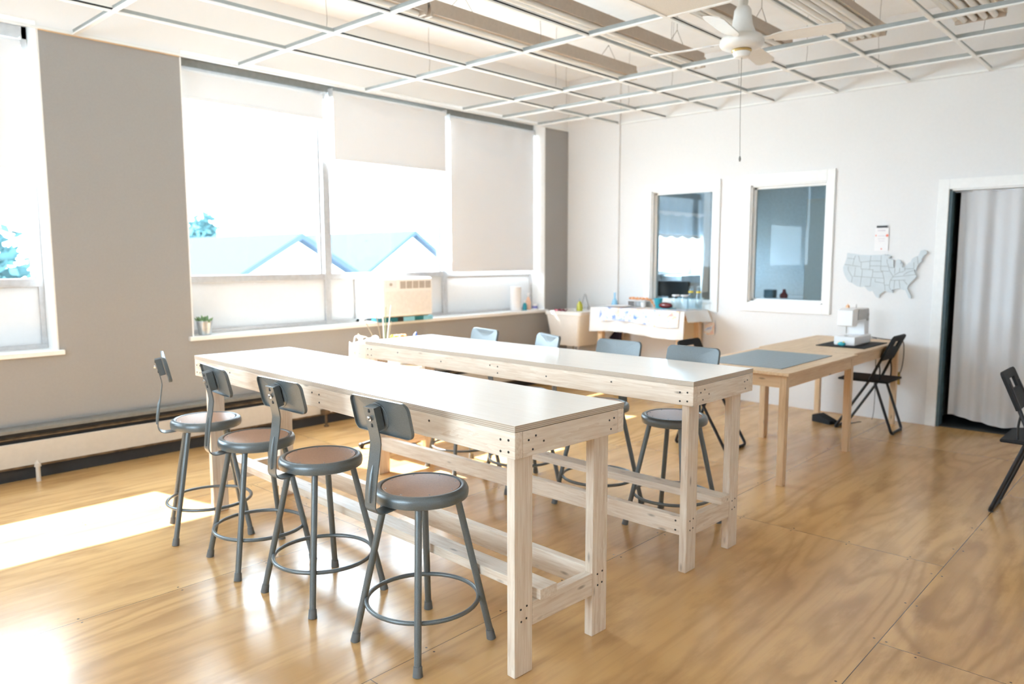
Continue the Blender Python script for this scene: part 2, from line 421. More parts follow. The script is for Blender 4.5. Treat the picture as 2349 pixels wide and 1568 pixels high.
def wall_rects(u0, u1, z0, z1, holes):
    """rectangles (u0,u1,z0,z1) that tile a wall around its holes"""
    us = sorted({u0, u1, *[h[0] for h in holes], *[h[1] for h in holes]}); out = []
    for a, b in zip(us, us[1:]):
        zs = [(z0, z1)]
        for h in holes:
            if h[0] <= a+1e-6 and h[1] >= b-1e-6:
                nz = []
                for p, q in zs:
                    if h[2] > p: nz.append((p, min(q, h[2])))
                    if h[3] < q: nz.append((max(p, h[3]), q))
                zs = [z for z in nz if z[1]-z[0] > 1e-5]
        out += [(a, b, p, q) for p, q in zs]
    return out
# window wall (x = 0 plane, 0.26 thick)
W1 = (-9.6, -5.60, .842, 3.02)
W2 = (-4.672, -.447, .862, 3.02)
W5 = (1.35, 3.3, .85, 2.45)
mb = MB()
for a, b, p, q in wall_rects(YB, 3.7, 0, ZD, [W1, W2, W5]): mb.box(-.26, 0, a, b, p, q)
setting('wall_left', mb, 'wall_gray', smooth=0)
# back wall
IW1 = (1.172, 1.915, .985, 2.188); IW2 = (2.328, 3.080, 1.02, 2.178); DR = (4.098, 5.02, 0, 2.036)
mb = MB()
for a, b, p, q in wall_rects(0, XR, 0, ZD, [IW1, IW2, DR]): mb.box(a, b, 0, .13, p, q)
setting('wall_back', mb, 'wall_white', smooth=0)
setting('wall_right', MB().box(XR, XR+.1, YB, 3.7, 0, ZD), 'wall_white', smooth=0)
FILL_WIN = (2.5, 4.7, 1.2, 2.7)  # added window opening behind the camera, put in for fill light
mb = MB()
for a, b, p, q in wall_rects(-.26, XR+.1, 0, ZD, [FILL_WIN]): mb.box(a, b, YB-.12, YB, p, q)
setting('wall_front', mb, 'wall_white', smooth=0)
# shallow chase in the corner of the back wall
setting('trim_1', MB().box(0.001, .74, -.022, -.0005, 0, ZD), 'wall_white', smooth=0)
# adjoining room behind the interior windows
setting('wall_far', MB().box(-.26, XR, 3.6, 3.7, 0, ZD), 'otherwall', smooth=0)
setting('wall_partition', MB().box(3.95, 4.03, .14, 3.6, 0, ZD), 'otherwall', smooth=0)
setting('ceiling_2', MB().box(0.0, 3.95, .14, 3.6, 2.72, 2.78), 'deck', smooth=0)

# window reveals (white) and sills
def reveal(n, W, x0=-.235):
    mb = MB(); t = .012
    mb.box(x0, .001, W[0], W[0]+t, W[2], W[3]); mb.box(x0, .001, W[1]-t, W[1], W[2], W[3]); mb.box(x0, .001, W[0]+t, W[1]-t, W[3]-t, W[3])
    setting('trim_%d' % n, mb, 'trim_white', smooth=0)
    setting('trim_%d' % (n+1), MB().box(x0, .032, W[0]-.03, W[1]+.028, W[2]-.032, W[2]+.001, bev=.004), 'trim_white')
reveal(2, W1); reveal(4, W2); reveal(6, W5)

def steel_window(name, W, mulls, zt, xw=-.22, split=None):
    mb = MB(); y0, y1, z0, z1 = W[0]+.012, W[1]-.012, W[2], W[3]-.012
    f = .035
    mb.box(xw-.03, xw+.03, y0, y0+f, z0, z1, bev=.004); mb.box(xw-.03, xw+.03, y1-f, y1, z0, z1, bev=.004)
    mb.box(xw-.03, xw+.03, y0, y1, z1-.085, z1, bev=.004); mb.box(xw-.03, xw+.035, y0, y1, z0, z0+.03, bev=.004)
    for y in mulls: mb.box(xw-.035, xw+.04, y-.03, y+.03, z0, z1, bev=.005)
    mb.box(xw-.03, xw+.032, y0, y1, zt-.03, zt+.028, bev=.004)
    # inner sash rails of each bay
    es = [y0]+list(mulls)+[y1]
    for a, b in zip(es, es[1:]):
        for yy in (a+.05, b-.05): mb.box(xw-.012, xw+.012, yy-.012, yy+.012, zt+.028, z1)
    if split:
        for y in split: mb.box(xw-.03, xw+.035, y-.02, y+.02, z0, zt, bev=.004)
    root = setting(name, mb, 'aluminium')
    for a, b in zip(es, es[1:]):
        MB().box(xw-.022, xw-.018, a+.03, b-.03, zt+.02, z1-.05).build('pane', 'glass', root, 0)
    return root
setting('trim_9', MB().box(-.19, -.175, W2[0]+.013, W2[1]-.013, 2.945, 3.004), 'heater_g', smooth=0)
win_l = steel_window('window_1', W1, [-7.6], 1.30)
win_r = steel_window('window_2', W2, [-3.31, -1.866], 1.30, split=[-2.99, -2.30])
win_a = steel_window('window_3', W5, [2.33], 1.25)
mb = MB()
for a in (FILL_WIN[0], (FILL_WIN[0]+FILL_WIN[1])/2-.02, FILL_WIN[1]-.04): mb.box(a, a+.04, YB-.08, YB-.03, FILL_WIN[2], FILL_WIN[3], bev=.004)
for z in (FILL_WIN[2], FILL_WIN[3]-.04): mb.box(FILL_WIN[0], FILL_WIN[1], YB-.08, YB-.03, z, z+.04, bev=.004)
wf = setting('window_6', mb, 'aluminium')  # frame of the added fill window
MB().box(FILL_WIN[0]+.02, FILL_WIN[1]-.02, YB-.06, YB-.055, FILL_WIN[2]+.02, FILL_WIN[3]-.02).build('pane', 'glass', wf, 0)
def frost(root, a, b, z0, z1): 
    o = MB().box(-.212, -.206, a, b, z0, z1).build('frosted_pane', 'frost', root, 0); o['label'] = 'frosted white lower pane'
frost(win_l, -9.55, -7.63, .87, 1.27); frost(win_l, -7.57, -5.64, .87, 1.27)
frost(win_r, -4.63, -3.34, .89, 1.27); frost(win_r, -3.28, -3.01, .89, 1.27); frost(win_r, -2.28, -1.896, .89, 1.27); frost(win_r, -1.836, -.49, .89, 1.27)
frost(win_a, 1.39, 3.26, .88, 1.22)

# interior windows in the back wall
def inner_window(n, I, oc, glassm):
    mb = MB(); x0, x1, z0, z1 = I; a, b, p, q = oc; t = .018
    mb.box(a, x0, -t, 0, p, q, bev=.003); mb.box(x1, b, -t, 0, p, q, bev=.003); mb.box(x0, x1, -t, 0, z1, q, bev=.003); mb.box(x0, x1, -t, 0, p, z0, bev=.003)
    r = setting('window_%d' % n, mb, 'trim_white')
    mb = MB(); s = .014
    mb.box(x0, x0+s, .0, .13, z0, z1); mb.box(x1-s, x1, .0, .13, z0, z1); mb.box(x0, x1, 0, .13, z1-s, z1); mb.box(x0, x1, 0, .13, z0, z0+s)
    mb.build('jamb', 'trim_white', r, 0)
    mb = MB(); mb.box(x0+s, x0+s+.02, .05, .08, z0, z1); mb.box(x1-s-.02, x1-s, .05, .08, z0, z1); mb.box(x0+s, x1-s, .05, .08, z1-.034, z1-s); mb.box(x0+s, x1-s, .05, .08, z0+s, z0+.034)
    mb.build('glazing_bead', 'trim_white', r, 0)
    MB().box(x0+s, x1-s, .062, .068, z0+s, z1-s).build('pane', glassm, r, 0)
inner_window(4, IW1, (1.085, 1.995, .90, 2.272), 'tint_glass')
inner_window(5, IW2, (2.245, 3.152, .927, 2.285), 'tint_glass')
# doorway casing
mb = MB(); a, b, q = 4.015, 5.10, 2.122
mb.box(a, DR[0], -.02, 0, 0, q, bev=.003); mb.box(DR[1], b, -.02, 0, 0, q, bev=.003); mb.box(DR[0], DR[1], -.02, 0, DR[3], q, bev=.003)
dr = setting('door_1', mb, 'trim_white')
mb = MB(); mb.box(DR[0], DR[0]+.02, 0, .13, 0, DR[3]); mb.box(DR[1]-.02, DR[1], 0, .13, 0, DR[3])
o = mb.build('jamb', 'teal_jamb', dr, 0); o['label'] = 'dark teal door jamb'
MB().box(DR[0], DR[1], 0, .13, DR[3]-.012, DR[3]).build('head_jamb', 'trim_white', dr, 0)
MB().box(4.032, 5.2, .02, .59, 0.0, .006).build('dark_floor_sheet', 'dark', dr, 0)  # thin dark sheet over the passage floor below the curtain
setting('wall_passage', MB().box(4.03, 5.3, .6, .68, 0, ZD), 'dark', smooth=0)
# ceiling-line moulding on the pier and faint panel joints of the back wall
setting('trim_8', MB().box(0, .008, -5.60, -4.672, H-.006, H+.003), 'ingo_y', smooth=0)

# ------------------------------------------------------------------ suspended ceiling grid
xs = [.72+.6045*k for k in range(10)]
ys = [-7.83, -6.61, -5.385, -4.205, -2.98, -1.76, -1.165, -.58]
cg = thing('ceiling_grid', 'white suspended ceiling grid of bare tees with nearly all panels removed', 'ceiling grid', (0, 0, 0))
for y in ys:
    mb = MB(); mb.box(.0, 6.6, y-.014, y+.014, H, H+.011); mb.box(.0, 6.6, y-.0015, y+.0015, H+.011, H+.036, m=1); mb.box(0, 6.6, y-.004, y+.004, H+.034, H+.040, m=1)
    mb.build('main_tee', ['grid', 'grid_gray'], cg, 0)
gray_bits = {(0, 2), (1, 2), (0, 3)}
ends = ys+[0.0]
for i, x in enumerate(xs):
    for j, (a, b) in enumerate(zip(ends, ends[1:])):
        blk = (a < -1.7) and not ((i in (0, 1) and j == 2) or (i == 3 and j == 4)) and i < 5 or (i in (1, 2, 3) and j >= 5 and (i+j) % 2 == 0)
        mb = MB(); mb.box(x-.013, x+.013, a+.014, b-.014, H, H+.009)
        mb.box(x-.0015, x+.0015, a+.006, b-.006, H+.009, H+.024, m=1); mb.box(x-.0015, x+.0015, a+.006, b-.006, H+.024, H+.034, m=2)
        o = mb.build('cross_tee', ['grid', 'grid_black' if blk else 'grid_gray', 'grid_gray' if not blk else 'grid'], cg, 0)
MB().box(0, .022, YB, -.02, H, H+.003).box(0, .002, YB, -.02, H, H+.022).build('wall_angle', 'grid', cg, 0)
MB().box(.0, XR, -.022, 0, H, H+.003).box(0, XR, -.002, 0, H, H+.022).build('wall_angle', 'grid', cg, 0)
for k, y in enumerate(ys):
    for i in range(5):
        x = .98+1.21*i+(.25 if k % 2 else -.1)
        mb = MB(); mb.tube([(x, y, H+.03), (x+.006, y+.004, H+.12), (x-.003, y, H+.3), (x+.004, y+.01, ZD)], .0016, 5)
        mb.build('hanger_wire', 'wire', cg)
o = tag(MB().box(xs[4]+.012, xs[5]-.012, ys[3]+.012, ys[4]-.012, H+.005, H+.02).build('ceiling_panel', 'panel', None, 0),
    'single beige textured ceiling panel left in the grid beside the fan', 'ceiling panel')

# ------------------------------------------------------------------ fluorescent fixtures above the grid
def fixture(x, y0, y1, z, label, ntubes=2, wide=.15):
    t = thing('fluorescent_fixture', label, 'ceiling light', (x, y0, z), 0, 'strip lights above the grid')
    L = y1-y0; hw = wide/2
    mb = MB(); mb.box(-.06, .06, 0, L, .035, .10, bev=.006)
    mb.build('housing', 'tan', t)
    mb = MB(); mb.prism([(-hw, .0), (-.06, .04), (.06, .04), (hw, .0), (hw, .006), (.06, .046), (-.06, .046), (-hw, .006)], lambda a, b, d: Vector((a, d, b)), 0, L)
    mb.build('reflector', 'enamel', t, 30)
    MB().box(hw-.003, hw+.003, 0, L, .0, .052).build('side_rail', 'tan', t, 0)
    for k in range(ntubes):
        xx = (k-(ntubes-1)/2)*(wide*.8/ntubes)
        MB().cyl((xx, .03, -.004), (xx, L-.03, -.004), .019, n=12).build('tube', 'tube', t)
    for yy in (L-.012, .012):
        MB().box(-hw, hw, yy-.012, yy+.012, -.02, .062, bev=.004).build('end_cap', 'tan', t)
    for yy in (L-.35, .35):
        mb = MB(); top = ZD-z
        mb.tube([(0, yy-.12, .1), (0, yy, .22), (0, yy, top)], .0022, 5); mb.tube([(0, yy+.12, .1), (0, yy, .22)], .0022, 5)
        mb.build('chain_hanger', 'wire', t)
zf = 3.07
for x, ye, n, wd, nm in ((1.80, -1.38, 1, .13, 'first'), (2.46, -1.36, 2, .14, 'second'), (3.20, -1.42, 2, .18, 'third'), (3.80, -1.30, 4, .26, 'fourth'), (4.50, -1.22, 4, .30, 'fifth')):
    fixture(x, ye-2.44, ye, zf, 'far strip light with tan sides above the grid, %s row from the windows' % nm, n, wd)
    if x < 4: fixture(x, ye-4.92, ye-2.47, zf, 'near strip light with tan sides above the grid, %s row from the windows' % nm, n, wd)

# ------------------------------------------------------------------ ceiling fan
FX, FY, FZ = 3.513, -2.702, 2.800
fan = thing('ceiling_fan', 'cream ceiling fan with four blades and a long pull chain', 'ceiling fan', (FX, FY, FZ))
MB().lathe([(0, .30), (.035, .30), (.062, .275), (.068, .30), (.075, .42), (.078, .60), (.078, ZD-FZ), (0, ZD-FZ)], n=32).build('canopy', 'fan', fan)
MB().cyl((0, 0, .14), (0, 0, .31), .017).lathe([(.028, .215), (.032, .24), (.028, .27), (.0, .27)], n=20).build('downrod', 'fan', fan)
MB().lathe([(0, .215), (.036, .213), (.052, .19), (.057, .14), (.064, .10), (.082, .055), (.09, .04), (.0, .04)], n=36).build('motor_bell', 'fan', fan)
MB().lathe([(0, .045), (.085, .045), (.118, .035), (.134, .012), (.136, -.012), (.125, -.03), (.09, -.044), (0, -.046)], n=40).build('motor_hub', 'fan', fan)
MB().lathe([(.058, -.044), (.062, -.052), (.058, -.060), (.05, -.060)], n=30).build('brass_ring', 'brass', fan)
MB().lathe([(0, -.044), (.054, -.046), (.054, -.07), (.044, -.092), (.02, -.10), (0, -.10)], n=30).build('switch_housing', 'fan', fan)
mb = MB(); mb.tube([(.012, -.02, -.095), (.013, -.02, -.4), (.02, -.02, -.70)], .0018, 6); mb.lathe([(0, -.735), (.006, -.73), (.0075, -.715), (.004, -.70), (0, -.698)], (.02, -.02, 0), 12)
mb.build('pull_chain', 'wire', fan)
# azimuth of first blade: away from camera, to the right of the view axis
az_view = math.atan2(math.cos(CYAW), -math.sin(CYAW))
for k in range(4):
    a = az_view - R(33) + k*PI/2
    mb = MB()
    rot = Matrix.Rotation(a, 4, 'Z') @ Matrix.Rotation(R(-12), 4, 'X')
    L0, L1, ww = .19, .60, .062
    poly = [(L0, -ww*.62), (L0+.06, -ww*.9), (L1-.05, -ww), (L1-.012, -ww*.8), (L1, -ww*.3), (L1, ww*.3), (L1-.012, ww*.8), (L1-.05, ww), (L0+.06, ww*.9), (L0, ww*.62)]
    mb.prism(poly, lambda p, q, d: rot @ Vector((p, q, d)), -.003, .003)
    bl = mb.build('blade', 'fan', fan, 30)
    mb = MB(); mb.prism([(.10, -.016), (.17, -.02), (.24, -.04), (.24, .04), (.17, .02), (.10, .016)], lambda p, q, d: rot @ Vector((p, q, d)), .003, .008)
    mb.build('blade_iron', 'fan', bl, 30)

# ------------------------------------------------------------------ roller shades
def shade(y0, y1, ztop, zbot, label, x=-.155, sag=0, skew=0, bar=True):
    t = thing('roller_shade', label, 'roller shade', (x, (y0+y1)/2, ztop), 0, 'white roller shades in the windows')
    hw = (y1-y0)/2
    MB().cyl((0, -hw, 0), (0, hw, 0), .026, n=20).build('roll', 'shade', t)
    n, mm = 30, 28; P = []
    for i in range(n+1):
        row = []
        for j in range(mm+1):
            v = j/mm; u = i/n
            z = -(ztop-(zbot+skew*(u-.5)))*v
            xx = .024+.003*math.sin(u*9)*v
            if sag:
                d = abs(u-.55)*2
                xx += sag*math.exp(-((v-.10-.12*(1-d*d))/.045)**2)*(1-d**2)*.9
                xx += sag*.55*math.exp(-((v-.22-.14*(1-d*d))/.06)**2)*max(0, 1-d*1.1)
                xx += .006*math.sin(u*24)*math.exp(-v*4)
            row.append((xx, -hw+.008+(2*hw-.016)*u, z))
        P.append(row)
    MB().grid(P, .0012).build('fabric', 'shade', t, 60)
    if bar: MB().box(.016, .032, -hw+.008, hw-.008, -(ztop-zbot)-.012, -(ztop-zbot)+.012, bev=.003).build('bottom_bar', 'shade', t)
    for s_ in (-1, 1): MB().box(-.03, .03, s_*hw-.003 if s_ > 0 else -hw-.003, s_*hw+.003 if s_ > 0 else -hw+.003, -.035, .04).build('bracket', 'aluminium', t, 0)
shade(-7.57, -5.665, 2.885, 2.07, 'white roller shade drawn halfway down in the left window')
shade(-9.55, -7.63, 2.885, 1.33, 'white roller shade pulled low in the left window, unseen beyond the mullion and lowered to cut floor glare')  # out of view; drop set to dampen the window reflection on the floor
shade(-4.63, -3.34, 2.89, 2.70, 'white roller shade rolled almost fully up, above the potted succulent', skew=-.02)
shade(-3.27, -1.90, 2.93, 2.36, 'white roller shade drawn a third down, above the air conditioner', x=-.125, sag=.008)
shade(-1.825, -.485, 2.905, 1.33, 'white wrinkled roller shade drawn fully down beside the corner pier', sag=.028)

# ------------------------------------------------------------------ baseboard heater
bh = thing('baseboard_heater', 'long beige baseboard heater with gray top cover along the window wall', 'heater', (0, -5.3, 0))
y0, y1 = -5.2, 4.85
def hb(n, prof, m):
    MB().prism(prof, lambda a, b, d: Vector((a, d, b)), y0, y1).build(n, m, bh, 20)
hb('top_cover', [(.002, .357), (.07, .357), (.088, .345), (.088, .325), (.078, .322), (.002, .322)], 'heater_g')
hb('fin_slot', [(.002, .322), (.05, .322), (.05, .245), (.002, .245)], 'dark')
hb('damper', [(.05, .296), (.082, .288), (.084, .281), (.05, .287)], 'rust')
hb('front_panel', [(.002, .245), (.084, .256), (.088, .25), (.088, .10), (.002, .10)], 'heater_w')
hb('lower_edge', [(.002, .10), (.09, .10), (.09, .086), (.002, .082)], 'rust')
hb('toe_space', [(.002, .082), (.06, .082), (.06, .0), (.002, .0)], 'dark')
tag(MB().cyl((.165, -5.82, 0), (.165, -5.82, .10), .014).cyl((.165, -5.82, .10), (.165, -5.82, .125), .021, .017).cyl((.165, -5.82, .125), (.165, -5.82, .14), .012, .006).build('pipe_stub', 'heater_w'),
    'short cream pipe stub standing on the floor before the heater', 'pipe')
tag(MB().cyl((.165, -3.6, 0), (.165, -3.6, .12), .011).box(.12, .19, -3.63, -3.57, .11, .15, bev=.006).cyl((.165, -3.6, 0), (.165, -3.6, .012), .022).build('radiator_valve', 'rust'),
    'rusty radiator valve on a pipe rising before the heater', 'valve')

# ================================================================== WORK TABLES
def screws(parent, pts, axis, r=.0045):
    for p in pts:
        d = Vector((0, -1, 0)) if axis == 'y' else Vector((1, 0, 0))
        MB().cyl(Vector(p)-d*.002, Vector(p)+d*.0012, r, n=8).build('screw', 'screw', parent)
def work_table(label, corner, rz, L, Wd, flip):
    t = thing('work_table', label, 'table', (corner[0], corner[1], 0), rz, 'plywood work tables')
    zt, tk, ah = .914, .022, .092; za = zt-tk
    mb = MB(); mb.box(-L, 0, 0, Wd, za+.001, zt, m=1)
    top = mb.build('tabletop', ['plytop', 'plyedge'], t, 0)
    for p in top.data.polygons:
        if p.normal.z > .5: p.material_index = 0
    def fy(a, b): return (a, b) if not flip else (Wd-b, Wd-a)
    for s in (0, 1):
        a, b = (0, .038) if s == 0 else (Wd-.038, Wd)
        o = MB().box(-L, 0, a, b, za-ah, za, bev=.004).build('long_apron', 'pine_x', t)
        if s == 0:
            pts = [(-.03-.10*0, 0, za-.03), (-.03, 0, za-.07), (-.068, 0, za-.033), (-.068, 0, za-.073), (-L+.03, 0, za-.03), (-L+.03, 0, za-.07), (-L+.07, 0, za-.03), (-L+.07, 0, za-.07)]
            pts += [(-.45-.42*k, 0, za-.028-.018*(k % 2)) for k in range(5)] + [(-1.23, 0, za-.03), (-1.23, 0, za-.066)]
            screws(o, pts, 'y')
    for xa, xb in ((-.038, 0), (-L, -L+.038)):
        o = MB().box(xa, xb, .038, Wd-.038, za-ah, za-.001, bev=.003).build('end_apron', 'pine_y', t)
        if xb == 0: screws(o, [(0, .065, za-.035), (0, .10, za-.025), (0, .085, za-.07), (0, .14, za-.05), (0, Wd-.09, za-.035), (0, Wd-.062, za-.03), (0, Wd-.08, za-.07)], 'x', .004)
    lt, lw = .038, .089
    for xe in (-.042-lt, -L+.042):
        for ye in (.040, Wd-.040-lw):
            o = MB().box(xe, xe+lt, ye, ye+lw, 0, za-.001, bev=.003).build('leg', 'pine_z', t)
            if xe > -1: screws(o, [(xe+lt, ye+.03, .245), (xe+lt, ye+.06, .25), (xe+lt, ye+.032, .20), (xe+lt, ye+.058, .205)], 'x', .004)
    for xe in (-.042-lt, -L+.042):
        MB().box(xe, xe+lt, .040+lw, Wd-.040-lw, .168, .257, bev=.003).build('end_stretcher', 'pine_y', t)
    a, b = fy(Wd-.040-lw*.62, Wd-.040-lw*.62+.038)
    o = MB().box(-L+.08, -.080, a, b, .168, .257, bev=.003).build('long_stretcher', 'pine_x', t)
    if flip: screws(o, [(-.11, a, .235), (-.11, a, .19)], 'y', .005)
    a, b = fy(.152, .241)
    MB().box(-L+.02, -.025, a, b, .258, .296, bev=.003).build('footrest', 'pine_x', t)
    return t
T1R, T2R = -.0425, -.0152
work_table('long pale plywood work table nearest the camera', (4.1281, -5.4706), T1R, 2.585, .5926, False)
work_table('long pale plywood work table behind the nearest one', (4.113, -4.2757), T2R, 2.483, .5784, True)

# ================================================================== STOOLS (local: backrest towards -y)
st = thing('lab_stool', 'gray metal stool with backrest at the open right end of the nearest table', 'stool', (3.640, -5.462, 0), 0, 'gray metal stools with hardboard seats')
mb = MB(); mb.lathe([(0, .582), (.148, .582), (.152, .570), (.166, .569), (.176, .574), (.1785, .585), (.1785, .600), (.174, .611), (.163, .6165), (.153, .6165), (.150, .613), (.150, .606), (0, .606)], n=56)
mb.build('seat_pan', 'stool', st, 50)
bd = MB().lathe([(0, .606), (.1475, .606), (.1475, .6135), (.1465, .6145), (0, .6145)], n=56).build('seat_board', 'board', st, 40)
for k in range(8):
    a = 2*PI*k/8+.3
    MB().lathe([(.0035, 0), (.0032, .0012), (.0015, .0022), (0, .0024)], (.134*math.cos(a), .134*math.sin(a), .6144), 8).build('rivet', 'knot', bd)
for k in range(4):
    a = PI/4+k*PI/2; c, s = math.cos(a), math.sin(a)
    lg = MB().cyl((.132*c, .132*s, .578), (.257*c, .257*s, .03), .0132, n=14).build('leg', 'stool', st)
    MB().cyl((.2555*c, .2555*s, .036), (.262*c, .262*s, .0), .0155, .0185, n=14).build('foot_tip', 'rubber', lg)
n = 56
MB().tube([(.213*math.cos(2*PI*i/n), .213*math.sin(2*PI*i/n), .172) for i in range(n)], .0085, 10, closed=True).build('foot_ring', 'stool', st)
prof = [(-.04, .566), (-.12, .564), (-.19, .558)]
for i in range(7):
    a = R(-90-15*i*1.0); prof.append((-.200+.036*math.cos(a), .594+.036*math.sin(a)))
prof += [(-.232, .64), (-.224, .70), (-.213, .76), (-.206, .812), (-.2085, .835), (-.216, .87), (-.2265, .915), (-.2335, .945)]
mb = MB(); mb.sweep([(0, a, b) for a, b in prof], .0305, .0045)
mb.tube([(0, -.2385, .602), (0, -.2355, .64), (0, -.2265, .70), (0, -.220, .735)], [.006, .008, .008, .003], 8)
strap = mb.build('backrest_strap', 'stool', st, 35)
tl = math.atan2(.030, .130)          # backward tilt of the pad
def pad(u, v, d):                    # u across, v up, d towards the sitter
    y0 = -.186-(v)*math.tan(tl)+(u/.165)**2*(-.014)*-1.0
    return Vector((u, y0+d, .905+v))
mb = MB(); pw, ph, rc = .163, .066, .028
loop = []
for (cx_, cz_, a0) in ((pw-rc, ph-rc, 0), (-pw+rc, ph-rc, 90), (-pw+rc, -ph+rc, 180), (pw-rc, -ph+rc, 270)):
    for i in range(6):
        a = R(a0+i*18); loop.append((cx_+rc*math.cos(a), cz_+rc*math.sin(a)))
nn = len(loop)
def ringv(sc, d): return [mb.b.verts.new(pad(a*sc[0], b*sc[1], d)) for a, b in loop]
NS = 12
front = []
rings = [ringv((1, 1), -.014), ringv((1, 1), -.002), ringv((.985, .965), .0015)]
for A, B in zip(rings, rings[1:]):
    for j in range(nn): mb.b.faces.new((A[j], A[(j+1) % nn], B[(j+1) % nn], B[j]))
# front skin and back skin: columns so the curve reads
def skin(sc, d, ring):
    # connect ring to inner smaller rings down to a centre strip
    cur = ring
    for f in (.75, .5, .25):
        nx = [mb.b.verts.new(pad(a*sc[0]*f, b*sc[1]*f, d)) for a, b in loop]
        for j in range(nn): mb.b.faces.new((cur[j], cur[(j+1) % nn], nx[(j+1) % nn], nx[j]))
        cur = nx
    mb.b.faces.new(cur)
skin((.985, .965), .0015, rings[2])
inr = [ringv((1, 1), -.014)]
ib = ringv((.985, .965), -.014); ic = ringv((.98, .955), -.004)
for A, B in ((rings[0], ib), (ib, ic)):
    for j in range(nn): mb.b.faces.new((A[j], A[(j+1) % nn], B[(j+1) % nn], B[j]))
for v in inr[0]: mb.b.verts.remove(v)
skin((.98, .955), -.004, ic)
nr = 40
mb.tube([pad(.05*math.cos(2*PI*i/nr), .05*math.sin(2*PI*i/nr), -.0045) for i in range(nr)], .0012, 6, closed=True)
bk = mb.build('backrest', 'stool', st, 40)
mr = Matrix.Translation((0, -.209, .905)) @ Matrix.Rotation(tl, 4, 'X')
br = MB().obox(mr, .058, .030, .088, bev=.003).build('backrest_bracket', 'stool', st)
mb = MB(); d = Vector((0, -math.cos(tl), -math.sin(tl)*1))
c0 = Vector((0, -.2275, .905))
mb.cyl(c0-Vector((0, .004, 0)), c0+Vector((0, -.006, -.001)), .0105, n=16); mb.cyl(c0+Vector((0, -.005, 0)), c0+Vector((0, -.013, 0)), .0055, n=6)
mb.build('bolt', 'chrome', br)
mb = MB()
for zz in (.028, -.026): mb.obox(Matrix.Translation((0, -.2265-zz*math.tan(tl), .905+zz)), .009, .005, .014, bev=.002)
mb.build('adjusting_slot', 'dark', strap)
dup(st, (2.985, -5.474, 0), R(1), 'gray metal stool with backrest, second from the open right end of the nearest table')
dup(st, (2.445, -5.480, 0), R(-7), 'gray metal stool with backrest, third from the open right end of the nearest table')
dup(st, (1.862, -5.455, 0), R(-21), 'gray metal stool turned sideways, at the window end of the nearest table')
dup(st, (3.675, -3.690, 0), R(180), 'gray stool behind the second work table, closest to the pine sewing table')
dup(st, (3.165, -3.685, 0), R(178), 'gray stool behind the second work table, second from the pine sewing table')
dup(st, (2.555, -3.690, 0), R(180-24), 'gray stool turned askew behind the second work table, before the white sink tub')
dup(st, (2.01, -3.700, 0), R(180-12), 'gray stool behind the second work table, closest to the windows')

# ================================================================== SEWING TABLES (pine)
def pine_table(label, x0, x1, y0, y1, z=.74):
    t = thing('pine_table', label, 'table', (x0, y0, 0), 0, 'pine tables pushed end to end')
    W_, L_ = x1-x0, y1-y0
    MB().box(0, W_, 0, L_, z-.022, z, bev=.004).build('tabletop', 'ingo_y', t)
    lg = .047
    for a in (.022, W_-.022-lg):
        for b in (.022, L_-.022-lg): MB().box(a, a+lg, b, b+lg, 0, z-.022, bev=.004).build('leg', 'ingo_z', t)
    for a in (.024, W_-.024-.018): MB().box(a, a+.018, .022+lg, L_-.022-lg, z-.102, z-.022, bev=.002).build('side_apron', 'ingo_y', t)
    for b in (.026, L_-.026-.018): MB().box(.022+lg, W_-.022-lg, b, b+.018, z-.102, z-.022, bev=.002).build('end_apron', 'ingo_x', t)
    return t
pine_table('pine table with the blue-gray cutting mat on it', 3.115, 3.868, -2.640, -1.368)
pine_table('pine table against the back wall carrying the sewing machine', 3.085, 3.832, -1.364, -.115)
mt = thing('cutting_mat', 'blue-gray cutting mat lying on the pine table', 'cutting mat', (3.18, -2.49, .7405))
MB().box(0, .575, 0, .90, 0, .003).build('sheet', 'mat', mt, 0)
mb = MB()
for k in range(1, 12): mb.box(k*.048-.0006, k*.048+.0006, .02, .88, .0031, .0034)
for k in range(1, 19): mb.box(.015, .56, k*.048-.0006, k*.048+.0006, .0031, .0034)
o = mb.build('printed_grid', 'mat_line', mt, 0); o['label'] = 'pale printed ruler grid'

# sewing machine: needle end at low y, column at high y, operator side +x
sm = thing('sewing_machine', 'white sewing machine on a dark mat on the pine table', 'sewing machine', (3.60, -.90, .747))
MB().box(-.085, .085, 0, .40, 0, .075, bev=.012).build('base', 'sew', sm)
mb = MB(); mb.prism([(.29, .06), (.40, .06), (.405, .26), (.385, .295), (.07, .305), (.0, .29), (-.005, .16), (.10, .15), (.13, .19), (.27, .20), (.285, .16)], lambda a, b, d: Vector((d, a, b)), -.062, .062)
bmesh.ops.bevel(mb.b, geom=[e for e in mb.b.edges], offset=.008, segments=2, profile=.5, affect='EDGES'); mb.wn = True
mb.build('arm', 'sew', sm, 50)
MB().box(.0625, .066, .12, .37, .205, .29, bev=.002).build('control_panel', 'sew_g', sm)
mb = MB(); mb.cyl((0, .405, .20), (0, .43, .20), .035, n=20); mb.build('hand_wheel', 'sew_g', sm)
mb = MB()
for zz in (.15, .11): mb.cyl((.062, .35, zz+.09), (.072, .35, zz+.09), .014, n=14)
mb.build('dial', 'sew_g', sm)
mb = MB(); mb.cyl((0, .045, .155), (0, .045, .10), .006, .004, n=10); mb.cyl((0, .045, .105), (0, .045, .078), .0012, n=6); mb.box(-.012, .012, .03, .065, .077, .081); mb.build('needle_bar', 'chrome', sm)
mb = MB(); mb.cyl((-.03, .14, .295), (-.03, .14, .335), .003, n=8); mb.cyl((-.03, .14, .30), (-.03, .14, .325), .014, n=14); mb.build('thread_spool', 'orange2', sm)
MB().cyl((.01, .22, .295), (.01, .22, .33), .004, n=8).build('spool_pin', 'sew_g', sm)
